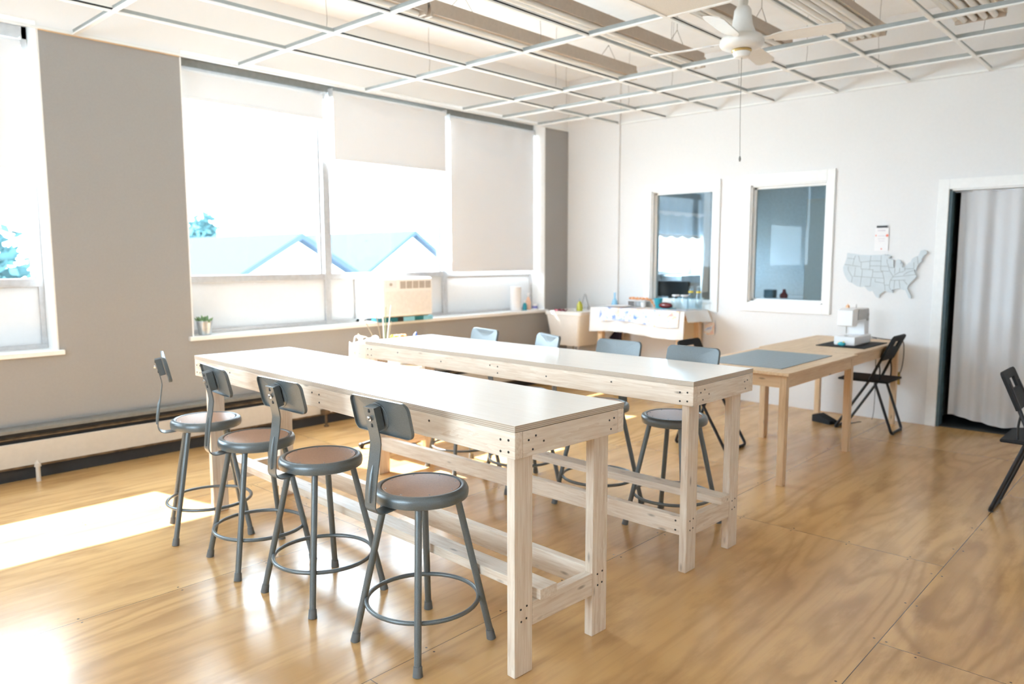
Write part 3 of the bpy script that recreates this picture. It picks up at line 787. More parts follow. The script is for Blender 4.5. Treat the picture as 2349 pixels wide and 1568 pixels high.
tag(MB().box(3.405, 3.79, -.99, -.42, .741, .746, bev=.001).build('machine_mat', 'blackmat'), 'dark mat under the white sewing machine', 'mat')
tag(MB().ball((3.60, -.955, .766), .02, 0, 2, (1.7, 1.0, .9)).ball((3.575, -.955, .774), .008, 1, 1).ball((3.615, -.957, .78), .009, 1, 1).build('pincushion', ['teal', 'yellowlabel']), 'small teal and yellow pincushion in front of the sewing machine', 'pincushion')
def cable(name, pts, label, r=.004, m='black'):
    # smooth through points (Catmull-Rom)
    P = [Vector(p) for p in pts]; out = []
    for i in range(len(P)-1):
        p0, p1, p2, p3 = P[max(i-1, 0)], P[i], P[i+1], P[min(i+2, len(P)-1)]
        for k in range(8):
            t = k/8
            out.append(.5*((2*p1)+(-p0+p2)*t+(2*p0-5*p1+4*p2-p3)*t*t+(-p0+3*p1-3*p2+p3)*t**3))
    out.append(P[-1])
    return tag(MB().tube(out, r, 6, m=0).build(name, m), label, 'cable')
cable('power_cord', [(3.64, -.49, .80), (3.74, -.33, .765), (3.80, -.20, .749), (3.842, -.15, .735), (3.846, -.13, .6), (3.81, -.06, .46), (3.757, -.014, .41)], 'black power cord running from the sewing machine down to the outlet')
fp = thing('foot_pedal', 'black sewing machine foot pedal on the floor under the pine table', 'foot pedal', (3.33, -.50, 0), R(-20))
MB().prism([(-.10, 0), (.09, 0), (.09, .03), (-.06, .075), (-.10, .06)], lambda a, b, d: Vector((a, d, b)), -.05, .05).build('pedal', 'blackmat', fp, 20)
MB().box(-.08, .075, -.04, .04, .0, .012).build('pedal_base', 'black', fp)
cable('pedal_cord', [(3.40, -.53, .03), (3.47, -.52, .008), (3.55, -.30, .006), (3.60, -.07, .02), (3.60, -.07, .60), (3.60, -.085, .735), (3.60, -.15, .749), (3.60, -.49, .77)], 'thin cord from the foot pedal up to the sewing machine', .003)

# ================================================================== FOLDING CHAIRS (local: facing +x)
fc = thing('folding_chair', 'black folding chair pulled up to the sewing machine', 'folding chair', (3.690, -.495, 0), PI, 'black folding chairs')
def smooth_path(pts, rr=.03):
    out = []
    P = [Vector(p) for p in pts]
    for i, p in enumerate(P):
        if i in (0, len(P)-1): out.append(p); continue
        a = (P[i-1]-p).normalized()*rr; b = (P[i+1]-p).normalized()*rr
        for k in range(5):
            t = k/4; out.append((p+a)*(1-t)**2+p*2*t*(1-t)+(p+b)*t*t)
    return out
hw = .165
# long frame: from backrest top down to the front floor bar
MB().tube(smooth_path([(-.185, -hw*.78, .755), (-.045, -hw, .44), (.215, -hw, .012), (.215, hw, .012), (-.045, hw, .44), (-.185, hw*.78, .755)]), .0115, 10).build('front_frame', 'black', fc)
MB().tube(smooth_path([(-.085, -hw+.026, .425), (-.232, -hw+.026, .012), (-.232, hw-.026, .012), (-.085, hw-.026, .425)]), .0115, 10).build('rear_frame', 'black', fc)
mb = MB(); mb.box(-.20, .20, -.195, .195, .432, .452, bev=.008); mb.build('seat', 'blackmat', fc)
tb = math.atan2(.140, .315)
def bpt(u, v, d):   # u across (y), v up along the slope, d thickness
    return Vector((-.128-v*math.sin(tb)-d*math.cos(tb), u, .615+v*math.cos(tb)-d*math.sin(tb)))
mb = MB()
def brect(u0, u1, v0, v1): mb.prism([(u0, v0), (u1, v0), (u1, v1), (u0, v1)], bpt, -.008, .008)
brect(-.17, -.065, 0.0, .20); brect(.065, .17, 0.0, .20); brect(-.065, .065, 0.0, .118); brect(-.065, .065, .178, .20)
mb.prism([(-.17, .20), (.17, .20), (.165, .215), (.14, .226), (-.14, .226), (-.165, .215)], bpt, -.008, .008)
mb.build('backrest', 'blackmat', fc, 25)
for s_ in (-1, 1):
    MB().tube(smooth_path([(-.120, s_*(hw-.012), .452), (-.124, s_*(hw-.012), .53), (-.112, s_*(hw-.012), .60)], .04), .006, 8).build('hinge_arm', 'black', fc)
for x_ in (.215, -.232):
    for s_ in (-1, 1): MB().cyl((x_, s_*.11, .0), (x_, s_*.11, .012), .013, n=10).build('foot_cap', 'rubber', fc)
dup(fc, (2.972, -1.932, 0), R(0), 'black folding chair between the second work table and the cutting mat table')
dup(fc, (5.165, -2.16, 0), R(0), 'black folding chair cut off by the right picture edge')

# ================================================================== BACK-LEFT CLOTH TABLE
ct = thing('cloth_table', 'tall pine table mostly hidden under a white tablecloth', 'table', (1.32, -.29, 0))
MB().box(-.57, .57, -.20, .25, .885, .918, bev=.003).build('tabletop', 'ingo_x', ct)
for a in (-.52, .47):
    for b in (-.19, .17): MB().box(a, a+.06, b, b+.06, 0, .884, bev=.003).build('leg', 'ingo_z', ct)
MB().box(-.46, .47, -.185, -.165, .80, .884).build('apron', 'ingo_x', ct)
MB().box(-.46, .47, .20, .22, .80, .884).build('apron', 'ingo_x', ct)
def drape(x0, x1, yb, yf, zt, zd, wav, name, mat, label, cat, off=0, flare=.03, sideR=.0, th=.0016):
    nx, P = 60, []
    for i in range(nx+1):
        u = i/nx; x = x0+(x1-x0)*u; row = []
        for k in range(6): row.append((x, yb+(yf-yb)*k/6, zt))
        for k in range(13):
            v = k/12; d = v*(zt-zd*(1+.0)); wv = wav*math.sin(u*31+1)*v+wav*.6*math.sin(u*13)*v
            zz = zt-(zt-zd-.02*math.sin(u*5.5))*v
            row.append((x, yf-.006-flare*v+wv, zz))
        P.append(row)
    mb = MB(); mb.grid(P, th)
    if sideR:
        Q = []
        for i in range(13):
            u = i/12; y = yf-.006+(yb-yf)*u; row = []
            for k in range(9):
                v = k/8; row.append((x1+.002+.05*v+.015*math.sin(u*9)*v, y-.02*v*(1-u), zt-sideR*v*(1+.25*u)))
            Q.append(row)
        mb.grid(Q, th)
    return tag(mb.build(name, mat, None, 60), label, cat)
drape(.722, 1.90, -.03, -.505, .9205, .655, .010, 'tablecloth', 'cotton', 'white tablecloth draped over the tall table by the left inner window', 'tablecloth', sideR=.10)
drape(.86, 1.845, -.30, -.514, .9240, .775, .009, 'table_runner', 'runner', 'blue and orange printed runner hanging over the white tablecloth front', 'table runner', th=.0012)
tag(MB().grid([[(1.86+.25*i/8, -.03-.004*math.sin(i*2.), .80-.13*j/5-.015*math.sin(i*.8)) for j in range(6)] for i in range(5)], .002).build('printed_towel', 'runner'), 'printed towel hanging under the right end of the tall table', 'towel')
tag(MB().grid([[(.90+.10*i/8+.01*math.sin(i*2+j), -.30+.012*math.sin(i*1.7), .66-.62*j/8) for j in range(9)] for i in range(9)], .004).build('hanging_cloth', 'navy'), 'dark navy cloth hanging below the left end of the tablecloth', 'cloth')

# sink tub
sk = thing('utility_sink', 'white plastic utility sink tub on metal legs in the corner', 'sink', (.385, -.345, 0))
mb = MB(); poly = []
a, b = .25, .255
def rr(sx, sy, z, r=.03):
    pts = []
    for cx_, cy_, a0 in ((sx-r, sy-r, 0), (-sx+r, sy-r, 90), (-sx+r, -sy+r, 180), (sx-r, -sy+r, 270)):
        for i in range(4): 
            q = R(a0+i*30); pts.append((cx_+r*math.cos(q), cy_+r*math.sin(q), z))
    return pts
L_ = [rr(.19, .20, .47), rr(.195, .205, .475), rr(a-.006, b-.006, .815), rr(a+.008, b+.004, .82), rr(a+.008, b+.004, .862), rr(a-.02, b-.02, .862), rr(.18, .19, .50)]
V = [[mb.b.verts.new(p) for p in l] for l in L_]
for A, B in zip(V, V[1:]):
    for j in range(16): mb.b.faces.new((A[j], A[(j+1) % 16], B[(j+1) % 16], B[j]))
mb.b.faces.new(V[0]); mb.b.faces.new(V[-1]); mb.build('tub', 'tub', sk, 50)
for x_ in (-1, 1):
    for y_ in (-1, 1): MB().cyl((x_*.165, y_*.17, .50), (x_*.19, y_*.20, 0), .012, n=8).build('leg', 'steel_leg', sk)
mb = MB(); mb.cyl((.02, .22, .862), (.02, .22, .90), .018, n=12); mb.tube(smooth_path([(.02, .22, .90), (.0, .18, 1.06), (.10, -.02, .93)], .05), .009, 8)
mb.cyl((.09, .22, .862), (.09, .22, .89), .014, n=10); mb.cyl((-.05, .22, .862), (-.05, .22, .89), .014, n=10); mb.build('faucet', 'chrome', sk)
tag(MB().grid([[(.20+.13*i/8, -.52+.09*j/5, .868+.012*math.sin(i*1.9+j)) for j in range(6)] for i in range(9)], .006).build('rag', 'maroon'), 'maroon rag lying over the rim of the sink tub', 'rag')
tag(MB().lathe([(0, 0), (.034, 0), (.036, .01), (.034, .075), (.018, .10), (.012, .112), (0, .112)], (.50, -.42, .864), 20).build('dish_soap_body', 'yellowliq'), 'yellow dish soap bottle on the sink tub rim', 'bottle')
bpy.data.objects['dish_soap_body'].name = 'dish_soap_bottle'
MB().lathe([(.011, 0), (.012, .015), (.006, .03), (0, .032)], (.50, -.42, .976), 12).build('cap', 'clear', bpy.data.objects['dish_soap_bottle'])

def bottle(name, loc, prof, m, label, cat='bottle', cap=None):
    o = tag(MB().lathe(prof, loc, 22).build(name, m), label, cat)
    if cap: MB().lathe(cap[0], loc, 16).build(cap[2] if len(cap) > 2 else 'cap', cap[1], o)
    return o
ZC = .9255
bottle('flask', (.80, -.16, ZC), [(0, 0), (.036, 0), (.038, .012), (.03, .05), (.012, .085), (.010, .15), (0, .15)], 'blueliq', 'pale blue long-necked bottle on the white tablecloth', cap=([(.011, .15), (.011, .168), (0, .17)], 'paper'))
# plate, roll stand and baskets
tag(MB().lathe([(0, 0), (.09, 0), (.14, .012), (.142, .015), (.09, .006), (0, .005)], (.97, -.33, ZC), 32).build('plate', 'paper'), 'flat white plate at the left on the tablecloth', 'plate')
bk_ = thing('caddy_tray', 'white two-tier tray draped with an orange garland', 'tray', (1.08, -.10, ZC))
MB().box(-.13, .13, -.07, .07, .06, .072, bev=.004).build('shelf', 'paper', bk_)
MB().cyl((.02, 0, 0), (.02, 0, .06), .055, .06, n=24).build('bowl', 'galv', bk_)
MB().box(-.12, -.10, -.06, .06, 0, .06).build('upright', 'paper', bk_)
mb = MB()
for k in range(26):
    u = k/25; x_ = -.09+.33*u; z_ = .09+.004*math.sin(k*2)-(max(0, u-.72)/.28)**1.5*.085
    mb.ball((x_, -.03+.01*math.sin(k*1.3), z_), .014, k % 2, 1, jit=.15)
tag(mb.build('paper_garland', ['orange', 'orange2']), 'orange paper garland lying over the white two-tier tray', 'garland')
bpy.data.objects['paper_garland'].location = (1.08, -.10, ZC)
tag(MB().lathe([(0, 0), (.024, 0), (.03, .055), (.028, .056), (.022, .004), (0, .004)], (1.21, -.20, ZC), 20).build('paper_cup', 'paper'), 'small white cup beside the two-tier tray', 'cup')
tag(MB().lathe([(0, 0), (.03, 0), (.047, .10), (.049, .10), (.049, .106), (.044, .106), (.028, .006), (0, .006)], (1.40, -.20, ZC), 24).build('tumbler', 'teal'), 'teal tumbler on the tablecloth under the inner window', 'cup')
tag(MB().ball((1.515, -.24, ZC+.035), .05, 0, 3, (1.65, .9, .7), jit=.05).build('pouch', 'darkred'), 'shiny dark red pouch on the tablecloth', 'pouch')
tag(MB().box(1.42, 1.60, -.31, -.16, ZC, ZC+.006, bev=.002).build('tray', 'teal'), 'flat teal tray under the dark red pouch', 'tray')
jar = [(0, 0), (.042, 0), (.046, .01), (.046, .10), (.038, .125), (.038, .14), (.034, .14), (.034, .124), (.042, .10), (.042, .012), (0, .008)]
bottle('jar', (1.625, -.22, ZC), jar, 'clear', 'clear glass jar next to the dark red pouch', 'jar', ([(.040, .138), (.040, .152), (0, .152)], 'paper', 'lid'))
bottle('jar', (1.715, -.20, ZC), jar, 'clear', 'clear glass jar second from the dark red pouch, before the glass bottles', 'jar', ([(.040, .138), (.040, .152), (0, .152)], 'paper', 'lid'))
gb = [(0, 0), (.036, 0), (.04, .012), (.04, .12), (.026, .17), (.024, .215), (.021, .215), (.022, .17), (.036, .12), (.036, .014), (0, .008)]
for x_, lb in ((1.735, 'clear glass bottle with yellow neck tag, nearer the red pouch'), (1.825, 'clear glass bottle with yellow neck tag, nearer the table end')):
    o = bottle('glass_bottle', (x_, -.10, ZC), gb, 'clear', lb, 'bottle', ([(.012, .212), (.025, .214), (.025, .235), (0, .237)], 'clear', 'stopper'))
    MB().lathe([(.0275, .172), (.0265, .19), (.0262, .19), (.0272, .172)], (x_, -.10, ZC), 20).build('neck_tag', 'yellowlabel', o)

# ================================================================== SILL ITEMS AND AIR CONDITIONER
ZS = .8635
pt = thing('succulent_pot', 'small succulent in a galvanized bucket on the window sill', 'potted plant', (-.06, -4.545, ZS))
MB().lathe([(0, 0), (.046, 0), (.062, .105), (.065, .107), (.065, .112), (.060, .112), (.056, .09), (0, .088)], n=28).build('bucket', 'galv', pt)
mb = MB()
for k in range(22):
    a = k*2.4; r_ = .012+.002*k; c, s = math.cos(a), math.sin(a); h = .135-.0012*k+random.uniform(-.01, .02)
    mb.tube([(c*r_*.4, s*r_*.4, .088), (c*r_*1.1, s*r_*1.1, h-.01), (c*r_*1.45, s*r_*1.45, h+.01)], [.006, .011, .002], 6)
mb.build('leaves', 'green', pt)
ac = thing('air_conditioner', 'white window air conditioner on the sill', 'air conditioner', (0, -2.645, ZS))
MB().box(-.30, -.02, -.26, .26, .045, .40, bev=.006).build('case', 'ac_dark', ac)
mb = MB(); mb.prism([(-.06, .42), (.13, .42), (.152, .405), (.152, .06), (.10, .042), (-.02, .042), (-.06, .09)], lambda a, b, d: Vector((a, d, b)), -.298, .298)
mb.build('front_cover', 'ac', ac, 30)
for k in range(5):
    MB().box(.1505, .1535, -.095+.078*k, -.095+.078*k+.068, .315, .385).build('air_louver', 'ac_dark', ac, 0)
MB().box(.1505, .1540, -.275, -.14, .325, .39, bev=.001).build('control_panel', 'sew', ac)
MB().cyl((.153, -.21, .357), (.165, -.21, .357), .014, n=14).build('dial', 'ac_dark', ac)
mb = MB()
for k in range(20): mb.box(.150, .1555, -.28, .28, .078+.0108*k, .0835+.0108*k)
mb.build('intake_grille', 'ac_line', ac, 0)
MB().box(.03, .055, -.2990, -.2980, .20, .30).build('energy_sticker', 'pale_yellow', ac, 0)
fs_ = thing('foam_strip', 'blue and black striped foam strip wedged under the air conditioner', 'foam strip', (.02, -2.64, ZS))
mb = MB(); segs = ['teal3', 'dark', 'teal2', 'teal3', 'teal2']; ws = [.16, .07, .14, .11, .12]; yy = -.27
for k, wd in enumerate(ws): mb.box(-.10, .10, yy, yy+wd, .001, .042, m=k); yy += wd
mb.build('strip', segs, fs_, 0)
tag(MB().cyl((-.09, -.86, ZS), (-.09, -.86, ZS+.275), .062, n=28).cyl((-.09, -.86, ZS+.275), (-.09, -.86, ZS+.278), .02, n=16).build('paper_towel_roll', 'paper'), 'white paper towel roll standing on the window sill', 'paper roll')
bottle('hand_soap_bottle', (-.07, -.725, ZS), [(0, 0), (.025, 0), (.027, .01), (.024, .06), (.012, .085), (0, .085)], 'teal', 'small teal bottle on the sill beside the paper towel roll', cap=([(.008, .085), (.008, .105), (.016, .108), (0, .112)], 'paper', 'pump'))
bottle('spray_bottle', (-.10, -.63, ZS), [(0, 0), (.032, 0), (.034, .015), (.034, .09), (.016, .13), (.012, .15), (0, .15)], 'peach', 'peach labelled white spray bottle on the sill', cap=([(.013, .15), (.015, .165), (.022, .18), (.02, .195), (0, .197)], 'paper', 'spray_head'))
bottle('ointment_tub', (-.08, -.535, ZS), [(0, 0), (.032, 0), (.032, .05), (.034, .052), (.034, .066), (0, .067)], 'paper', 'short white tub with a purple label at the sill end', 'tub', ([(.0325, .012), (.0325, .04), (.0323, .04), (.0323, .012)], 'purple', 'paper_label'))

# ================================================================== CRAFT STAND BY THE WINDOWS
cs = thing('pedestal_table', 'low pedestal table with black star base between the windows and the second work table', 'table', (1.17, -3.66, 0))
MB().box(-.36, .15, -.32, .52, .60, .625, bev=.003).build('tabletop', 'ingo_y', cs)
mb = MB()
for k in range(5):
    a = 2*PI*k/5+.3; mb.tube([(0, 0, .07), (.14*math.cos(a), .14*math.sin(a), .055), (.24*math.cos(a), .24*math.sin(a), .03)], [.022, .016, .012], 8)
    mb.cyl((.24*math.cos(a)-.01, .24*math.sin(a), .022), (.24*math.cos(a)+.01, .24*math.sin(a), .022), .022, n=12)
mb.build('star_base', 'black', cs)
MB().cyl((0, 0, .07), (0, 0, .58), .022, n=12).build('column', 'black', cs)
o = MB().box(.05, .11, -.28, -.17, .20, .30, bev=.008).build('bracket_box', 'chair_gray', cs); o['label'] = 'gray bracket box'
MB().box(.04, .10, -.30, .0, .30, .325, bev=.003).build('bracket_arm', 'black', cs)
for yy in (-.225, -.185): MB().box(.075, .112, yy-.009, yy+.009, .12, .22, bev=.003).build('prong', 'black', cs)
bag = thing('tote_bag', 'white printed tote bag on the pedestal table by the windows', 'bag', (1.02, -3.80, .6255))
mb = MB(); P = []
for i in range(25):
    a = 2*PI*i/24; row = []
    for k in range(7):
        v = k/6; sx, sy = .055+.01*v, .125-.015*v; c, s = math.cos(a), math.sin(a)
        e = lambda q: math.copysign(abs(q)**.45, q)
        row.append((sx*e(c), sy*e(s), .20*v+.035*v*(s > .3)*s+.008*math.sin(a*5)*v))
    P.append(row)
mb.grid(P, .002); mb.box(-.05, .05, -.12, .12, 0, .004); mb.build('body', 'bag', bag, 50)
for x_ in (-.05, .05): MB().tube(smooth_path([(x_, -.06, .18), (x_, -.05, .245), (x_, -.005, .24), (x_, .0, .19)], .02), .005, 6).build('strap', 'cotton', bag)
toy = MB().ball((1.03, -3.855, .868), .016, 0, 2).ball((1.035, -3.862, .889), .007, 1, 1).ball((1.03, -3.83, .862), .013, 0, 2).ball((1.04, -3.82, .872), .006, 1, 1).tube([(1.03, -3.855, .80), (1.03, -3.853, .855)], .004, 6).tube([(1.03, -3.83, .80), (1.03, -3.83, .85)], .004, 6)
tag(toy.build('paintbrush_bundle', ['cotton', 'twig']), 'pale round-tipped sticks poking out of the tote bag', 'sticks')
vs = thing('twig_vase', 'glass vase of tall dry twigs on the pedestal table', 'vase', (1.0, -3.585, .6255))
MB().lathe([(0, 0), (.035, 0), (.038, .01), (.03, .10), (.034, .20), (.031, .20), (.027, .10), (.034, .012), (0, .006)], n=22).build('vase', 'clear', vs)
for k, (dx, dy, h) in enumerate(((.0, -.09, .44), (.02, -.035, .47), (.0, .01, .46), (.02, .05, .47), (.0, .07, .34), (0, -.02, .40), (-.04, -.165, .365))):
    MB().tube([(0, 0, .01), (dx*.4, dy*.45, h*.5), (dx+.006*math.sin(k), dy, h)], [.004, .0045, .003], 6).build('twig', 'greenleaf' if k == 2 else ('trim_white' if k in (1, 3) else 'twig'), vs)
bx = tag(MB().box(.90, 1.12, -3.53, -3.20, .6255, .80, bev=.004).build('cardboard_box', 'trim_white'), 'white box under the paper flowers on the pedestal table', 'box')
for k, (yy, mm, lb) in enumerate(((-3.50, 'yellowlabel', 'pale yellow paper flower on the white box'), (-3.45, 'orange2', 'peach paper flower on the white box, next to the yellow one'), (-3.40, 'orange', 'orange paper flower on the white box'))):
    mb = MB()
    for j in range(7):
        a = j*.9; mb.ball((1.0+.014*math.cos(a), yy+.014*math.sin(a), .83+.006*(j % 3)), .016, 0, 1, jit=.2)
    mb.tube([(1.0, yy, .80), (1.0, yy, .83)], .006, 6)
    tag(mb.build('paper_flower', mm), lb, 'paper flower', 'paper flowers on the pedestal table')
tag(MB().tube([(1.0, -3.28, .80), (1.0, -3.275, .835), (1.0, -3.262, .858)], [.014, .016, .006], 10).build('blue_marker', 'cobalt'), 'blue marker standing on the white box', 'marker')
bpy.data.objects['blue_marker'].name = 'marker_pen'

# ================================================================== BACK WALL ITEMS
px = [(330,590),(400,600),(480,612),(560,625),(700,632),(860,628),(940,625),(995,615),(1002,632),(1060,635),(1105,650),(1062,690),(1120,705),(1150,722),(1150,800),(1163,855),(1186,855),(1180,790),(1190,735),(1215,708),(1260,720),(1282,755),(1262,790),(1300,775),(1312,800),(1298,842),(1330,852),(1362,820),(1400,770),(1437,755),(1452,702),(1500,665),(1558,640),(1590,555),(1640,545),(1690,575),(1695,610),(1640,652),(1612,700),(1620,740),(1590,775),(1556,800),(1542,860),(1530,905),(1500,882),(1512,940),(1550,1000),(1520,1050),(1460,1110),(1420,1160),(1405,1220),(1440,1290),(1472,1350),(1470,1392),(1435,1382),(1400,1300),(1372,1250),(1320,1238),(1280,1222),(1220,1230),(1150,1250),(1165,1300),(1100,1295),(1030,1268),(980,1310),(935,1350),(930,1402),(880,1382),(840,1320),(810,1275),(760,1287),(720,1260),(670,1200),(600,1212),(540,1200),(440,1140),(390,1125),(330,1060),(300,1000),(270,920),(264,850),(290,790),(318,690)]
def mp(u, v, d):   # traced plaque outline -> metres on the wall
    return Vector((3.2585+(u-262)*.000488+.00001*0, -.004-d, 1.5225-(v-560)*.000500))
mw = thing('wall_map', 'pale gray cut-out map of the United States on the back wall', 'wall map', (0, 0, 0))
# the plaque hangs very slightly askew, its right edge raised
MB().prism(px, mp, 0, .016).build('map_board', 'mapgray', mw, 0)
segs = [[(340,685),(470,700)],[(290,800),(575,840)],[(480,640),(460,700),(440,810)],[(535,640),(560,740),(580,758),(745,740)],[(755,640),(745,740)],[(755,735),(935,738)],[(745,825),(930,825)],[(935,640),(935,900),(970,930)],[(590,760),(590,880),(810,895)],[(745,740),(745,890)],[(615,890),(610,1020)],[(490,850),(480,1010)],[(450,1015),(1000,1045)],[(805,895),(795,1035)],[(810,930),(970,930)],[(970,930),(1000,1045)],[(605,1020),(590,1205)],[(360,840),(360,900),(445,1040),(430,1130)],[(780,1045),(770,1190)],[(670,1195),(770,1195)],[(850,1060),(850,1110),(1005,1130)],[(1005,1045),(1010,1165),(1100,1165)],[(1020,1165),(1030,1262)],[(1160,1000),(1110,1090),(1100,1200),(1130,1250)],[(935,830),(1060,830)],[(960,915),(1080,920)],[(1085,850),(1163,855)],[(1040,700),(1040,760),(1070,830),(1085,900),(1150,1000)],[(1178,860),(1180,960)],[(1260,860),(1260,930)],[(1170,990),(1250,940),(1330,920)],[(1150,1020),(1330,1000)],[(1120,1080),(1370,1070)],[(1185,1080),(1180,1228)],[(1260,1075),(1285,1220)],[(1340,1080),(1400,1150)],[(1330,1000),(1530,970)],[(1345,875),(1495,870)],[(1345,850),(1345,910)],[(1490,760),(1492,865)],[(1330,980),(1400,930),(1490,900)],[(1540,660),(1560,790)]]
mb = MB()
for sg in segs:
    for (a, b), (c, d) in zip(sg, sg[1:]):
        L_ = math.hypot(c-a, d-b) or 1; nx_, ny_ = -(d-b)/L_*3, (c-a)/L_*3
        mb.prism([(a+nx_, b+ny_), (c+nx_, d+ny_), (c-nx_, d-ny_), (a-nx_, b-ny_)], mp, .0158, .0166)
o = mb.build('state_lines', 'groove', mw, 0); o['label'] = 'engraved state border lines'
cl = thing('wall_notice', 'white paper notice with red marks hanging from a black clip above the map', 'notice', (3.578, -.003, 1.76))
MB().box(-.058, .058, -.004, 0, -.235, -.03).build('sheet', 'paper', cl, 0)
MB().box(-.044, .046, -.014, -.004, -.03, -.012, bev=.002).build('clip', 'black', cl)
mb = MB(); mb.box(-.035, .03, -.0045, -.004, -.06, -.05); mb.box(-.03, .03, -.0045, -.004, -.105, -.10); mb.box(-.025, .025, -.0045, -.004, -.15, -.146); mb.box(-.03, .03, -.0045, -.004, -.13, -.126)
mb.build('print_lines', 'paper2', cl, 0)
for xx, zz, rr_ in ((.046, -.10, .012), (-.048, -.098, .006), (.002, -.218, .006)): MB().cyl((xx, -.004, zz), (xx, -.0048, zz), rr_, n=14).build('red_mark', 'red', cl, 0)
ot = thing('outlet', 'brass outlet plate low on the back wall behind the folding chair', 'outlet', (3.757, -.004, .39))
MB().box(-.036, .036, -.004, .003, -.057, .057, bev=.002).build('plate', 'plugbrass', ot)
mb = MB()
for zz in (-.022, .022): mb.box(-.014, .014, -.007, -.004, zz-.014, zz+.014, bev=.003)
mb.build('socket', 'blackmat', ot)
# doorway curtain
P = []
for i in range(70):
    u = i/69; x_ = 4.165+.86*u; row = []
    for k in range(14):
        v = k/13; a = .020*math.sin(u*22+.6)+.012*math.sin(u*47)
        row.append((x_, .085+a*(.4+.6*v), 2.022-(1.947-.028*math.sin(u*7+1.5))*v))
    P.append(row)
cu = thing('curtain', 'gray-white curtain hanging in the doorway', 'curtain', (0, 0, 0))
MB().grid(P, .003).build('fabric', 'curtain', cu, 60)
MB().cyl((4.118, .085, 2.016), (5.0, .085, 2.016), .006, n=10).build('rod', 'chrome', cu)

# ================================================================== ADJOINING ROOM
dk = thing('white_desk', 'white desk seen through the right inner window', 'desk', (1.80, 2.5, 0))
MB().box(-.50, .48, -.80, .80, .895, .93, bev=.004).build('desktop', 'trim_white', dk)
for a in (-.46, .44):
    for b in (-.75, .75): MB().box(a-.025, a+.025, b-.025, b+.025, 0, .895).build('leg', 'trim_white', dk)
tag(MB().box(1.36, 1.50, 2.50, 2.62, .931, 1.04, bev=.01).build('desk_box', 'teal_jamb'), 'dark box on the white desk behind the right inner window', 'box')
tag(MB().lathe([(0, 0), (.05, 0), (.055, .04), (.03, .08), (.02, .12), (0, .12)], (1.60, 2.60, .931), 18).build('dark_bottle', 'darkred'), 'small dark red bottle on the white desk behind the right inner window', 'bottle')
bpy.data.objects['dark_bottle'].name = 'ink_bottle'
tag(MB().box(2.32, 2.85, 1.44, 1.50, 0, 2.13, bev=.004).build('upright_panel', 'heater_w'), 'beige panel standing in the room behind the right inner window', 'panel')  # plain beige upright slab
mon = thing('computer_monitor', 'black monitor back standing behind the left inner window', 'monitor', (1.20, .42, 0))
MB().box(-.24, .22, -.03, .03, 1.02, 1.20, bev=.015).build('screen', 'black', mon)
MB().box(-.30, .40, -.12, .30, .95, .985, bev=.003).build('shelf', 'trim_white', mon)
MB().box(-.04, .04, -.02, .05, .985, 1.03).build('neck', 'black', mon)
for a in (-.28, .36):
    for b in (-.10, .27): MB().box(a, a+.03, b, b+.03, 0, .95).build('leg', 'trim_white', mon)
cv = thing('valance', 'scalloped white valance over the window behind the left inner window', 'valance', (.06, 2.33, 0))
P = [[(.012*math.sin(i*.9), -1.0+2.0*i/60, 2.42-(.62+.03*abs(math.sin(i*.35)))*k/6) for k in range(7)] for i in range(61)]
MB().grid(P, .003).build('fabric', cloth('gray_blue_valance', (.42, .50, .56), .12), cv, 60)
mb = MB()
for z0 in (2.12, 1.80):
    P = [[(.03, -1.0+2.0*i/60, z0-(.03+.03*abs(math.sin(i*.35)))*k/2) for k in range(3)] for i in range(61)]; mb.grid(P, .003)
mb.build('lace_edge', 'shade', cv, 60)
MB().cyl((-.0, -1.03, 2.43), (-.0, 1.03, 2.43), .01, n=8).build('rod', 'chrome', cv)
for y_, lb in ((1.42, 'white side curtain nearer the back wall in the adjoining room'), (3.18, 'white side curtain farther from the back wall in the adjoining room')):
    tag(MB().grid([[(.12+.02*math.sin(i*1.3), y_-.09+.18*i/10, 2.45-1.5*k/6) for k in range(7)] for i in range(11)], .003).build('side_curtain', 'shade', None, 60), lb, 'curtain')
a2 = thing('air_conditioner', 'gray window air conditioner seen through the left inner window', 'air conditioner', (.0, 2.70, .853))
MB().box(-.2, .16, -.28, .28, 0, .36, bev=.01).build('case', 'galv', a2)
mb = MB()
for k in range(14): mb.box(.158, .165, -.25, .25, .03+.016*k, .038+.016*k)
mb.build('intake_grille', 'ac_dark', a2, 0)

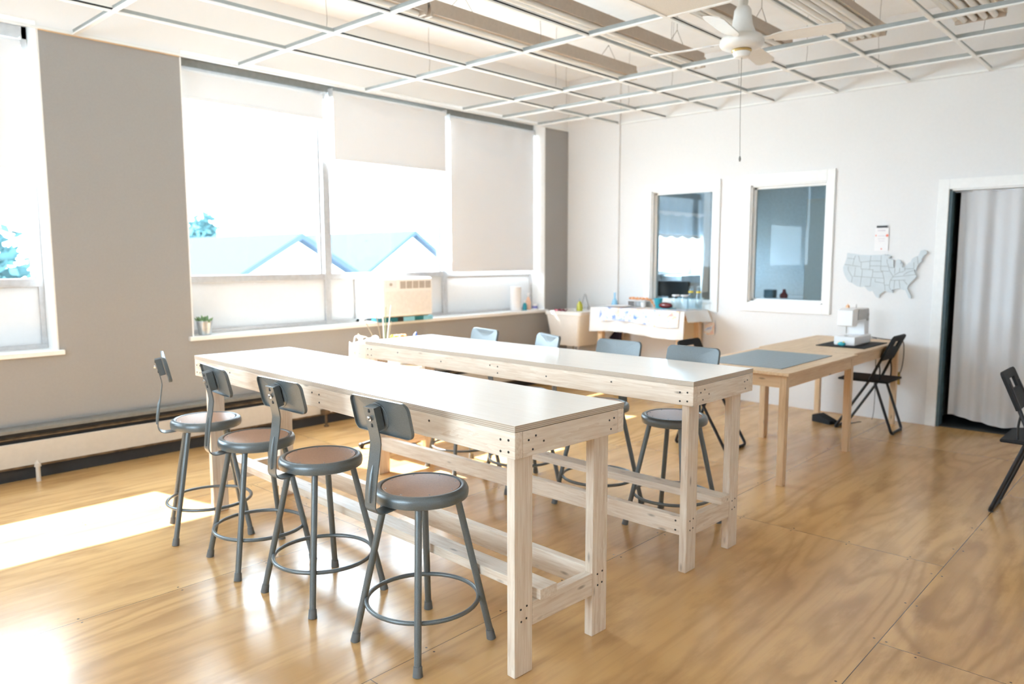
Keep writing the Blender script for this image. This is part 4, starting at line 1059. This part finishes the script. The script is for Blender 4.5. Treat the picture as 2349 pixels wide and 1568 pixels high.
# ================================================================== OUTDOORS
tag(MB().box(-80, -.6, -70, 60, -3.6, -3.5).build('ground', 'lawn', None, 0), kind='structure')
def house(loc, rz, w_, d_, he, hp, label):
    t = thing('house', label, 'house', loc, rz, 'houses across the street')
    mb = MB(); mb.box(-d_, 0, -w_/2, w_/2, 0, he); mb.prism([(-w_/2, he), (w_/2, he), (0, hp)], lambda a, b, d: Vector((d, a, b)), -d_, 0)
    mb.build('wall', 'siding', t, 0)
    s = math.hypot(w_/2, hp-he); 
    for q in (-1, 1):
        ex = 1.06
        mb = MB(); mb.prism([(0, hp+.02), (q*w_/2*ex, hp-(hp-he)*ex+.02), (q*w_/2*ex, hp-(hp-he)*ex+.16), (0, hp+.18)], lambda a, b, d: Vector((d, a, b)), -d_-.2, .35)
        mb.build('roof', 'roof', t, 0)
    for a in (-w_*.2, w_*.2): MB().box(0, .04, a-.45, a+.45, he-1.7, he-.3).build('window', 'otherwall', t, 0)
house((-12.0, 3.57, -3.5), 0, 6.4, 7.0, 3.6, 5.45, 'white gabled house outside the wide window')
house((-29.0, 11.3, -3.5), R(90), 7.0, 4.6, 3.5, 5.1, 'blue-roofed house farther off behind the white gabled house')
house((-17.0, 11.6, -3.5), 0, 6.5, 7.0, 3.7, 5.85, 'white gabled house outside the middle window bay')
def tree(loc, h, r, n, label):
    t = thing('tree', label, 'tree', loc, 0, 'trees across the street')
    MB().cyl((0, 0, 0), (0, 0, h*.6), .22, .12, n=10).build('trunk', 'bark', t)
    mb = MB()
    for k in range(n):
        a = random.uniform(0, 2*PI); q = random.uniform(.0, 1)**.5*r; z = h*random.uniform(.42, 1.0); q *= math.sin(min(1, max(.15, (1.02-z/h)/.6))*PI*.5)
        c = Vector((q*math.cos(a), q*math.sin(a), z))
        for j in range(9):
            d = Vector((random.gauss(0, 1), random.gauss(0, 1), random.gauss(0, 1))).normalized()*random.uniform(.1, .5)
            x_ = Vector((random.gauss(0, 1), random.gauss(0, 1), random.gauss(0, .5))).normalized(); y_ = x_.orthogonal().normalized(); s_ = random.uniform(.10, .22)
            mb.b.faces.new([mb.b.verts.new(c+d+x_*s_), mb.b.verts.new(c+d+y_*s_*.5), mb.b.verts.new(c+d-x_*s_), mb.b.verts.new(c+d-y_*s_*.5)])
    mb.build('foliage', 'leaf', t, 0)
tree((-13.2, -3.7, -3.5), 6.4, 2.0, 330, 'leafy green tree outside the left window')
tree((-22.5, 6.0, -3.5), 6.3, 1.25, 300, 'leafy green tree at the left edge of the wide window')
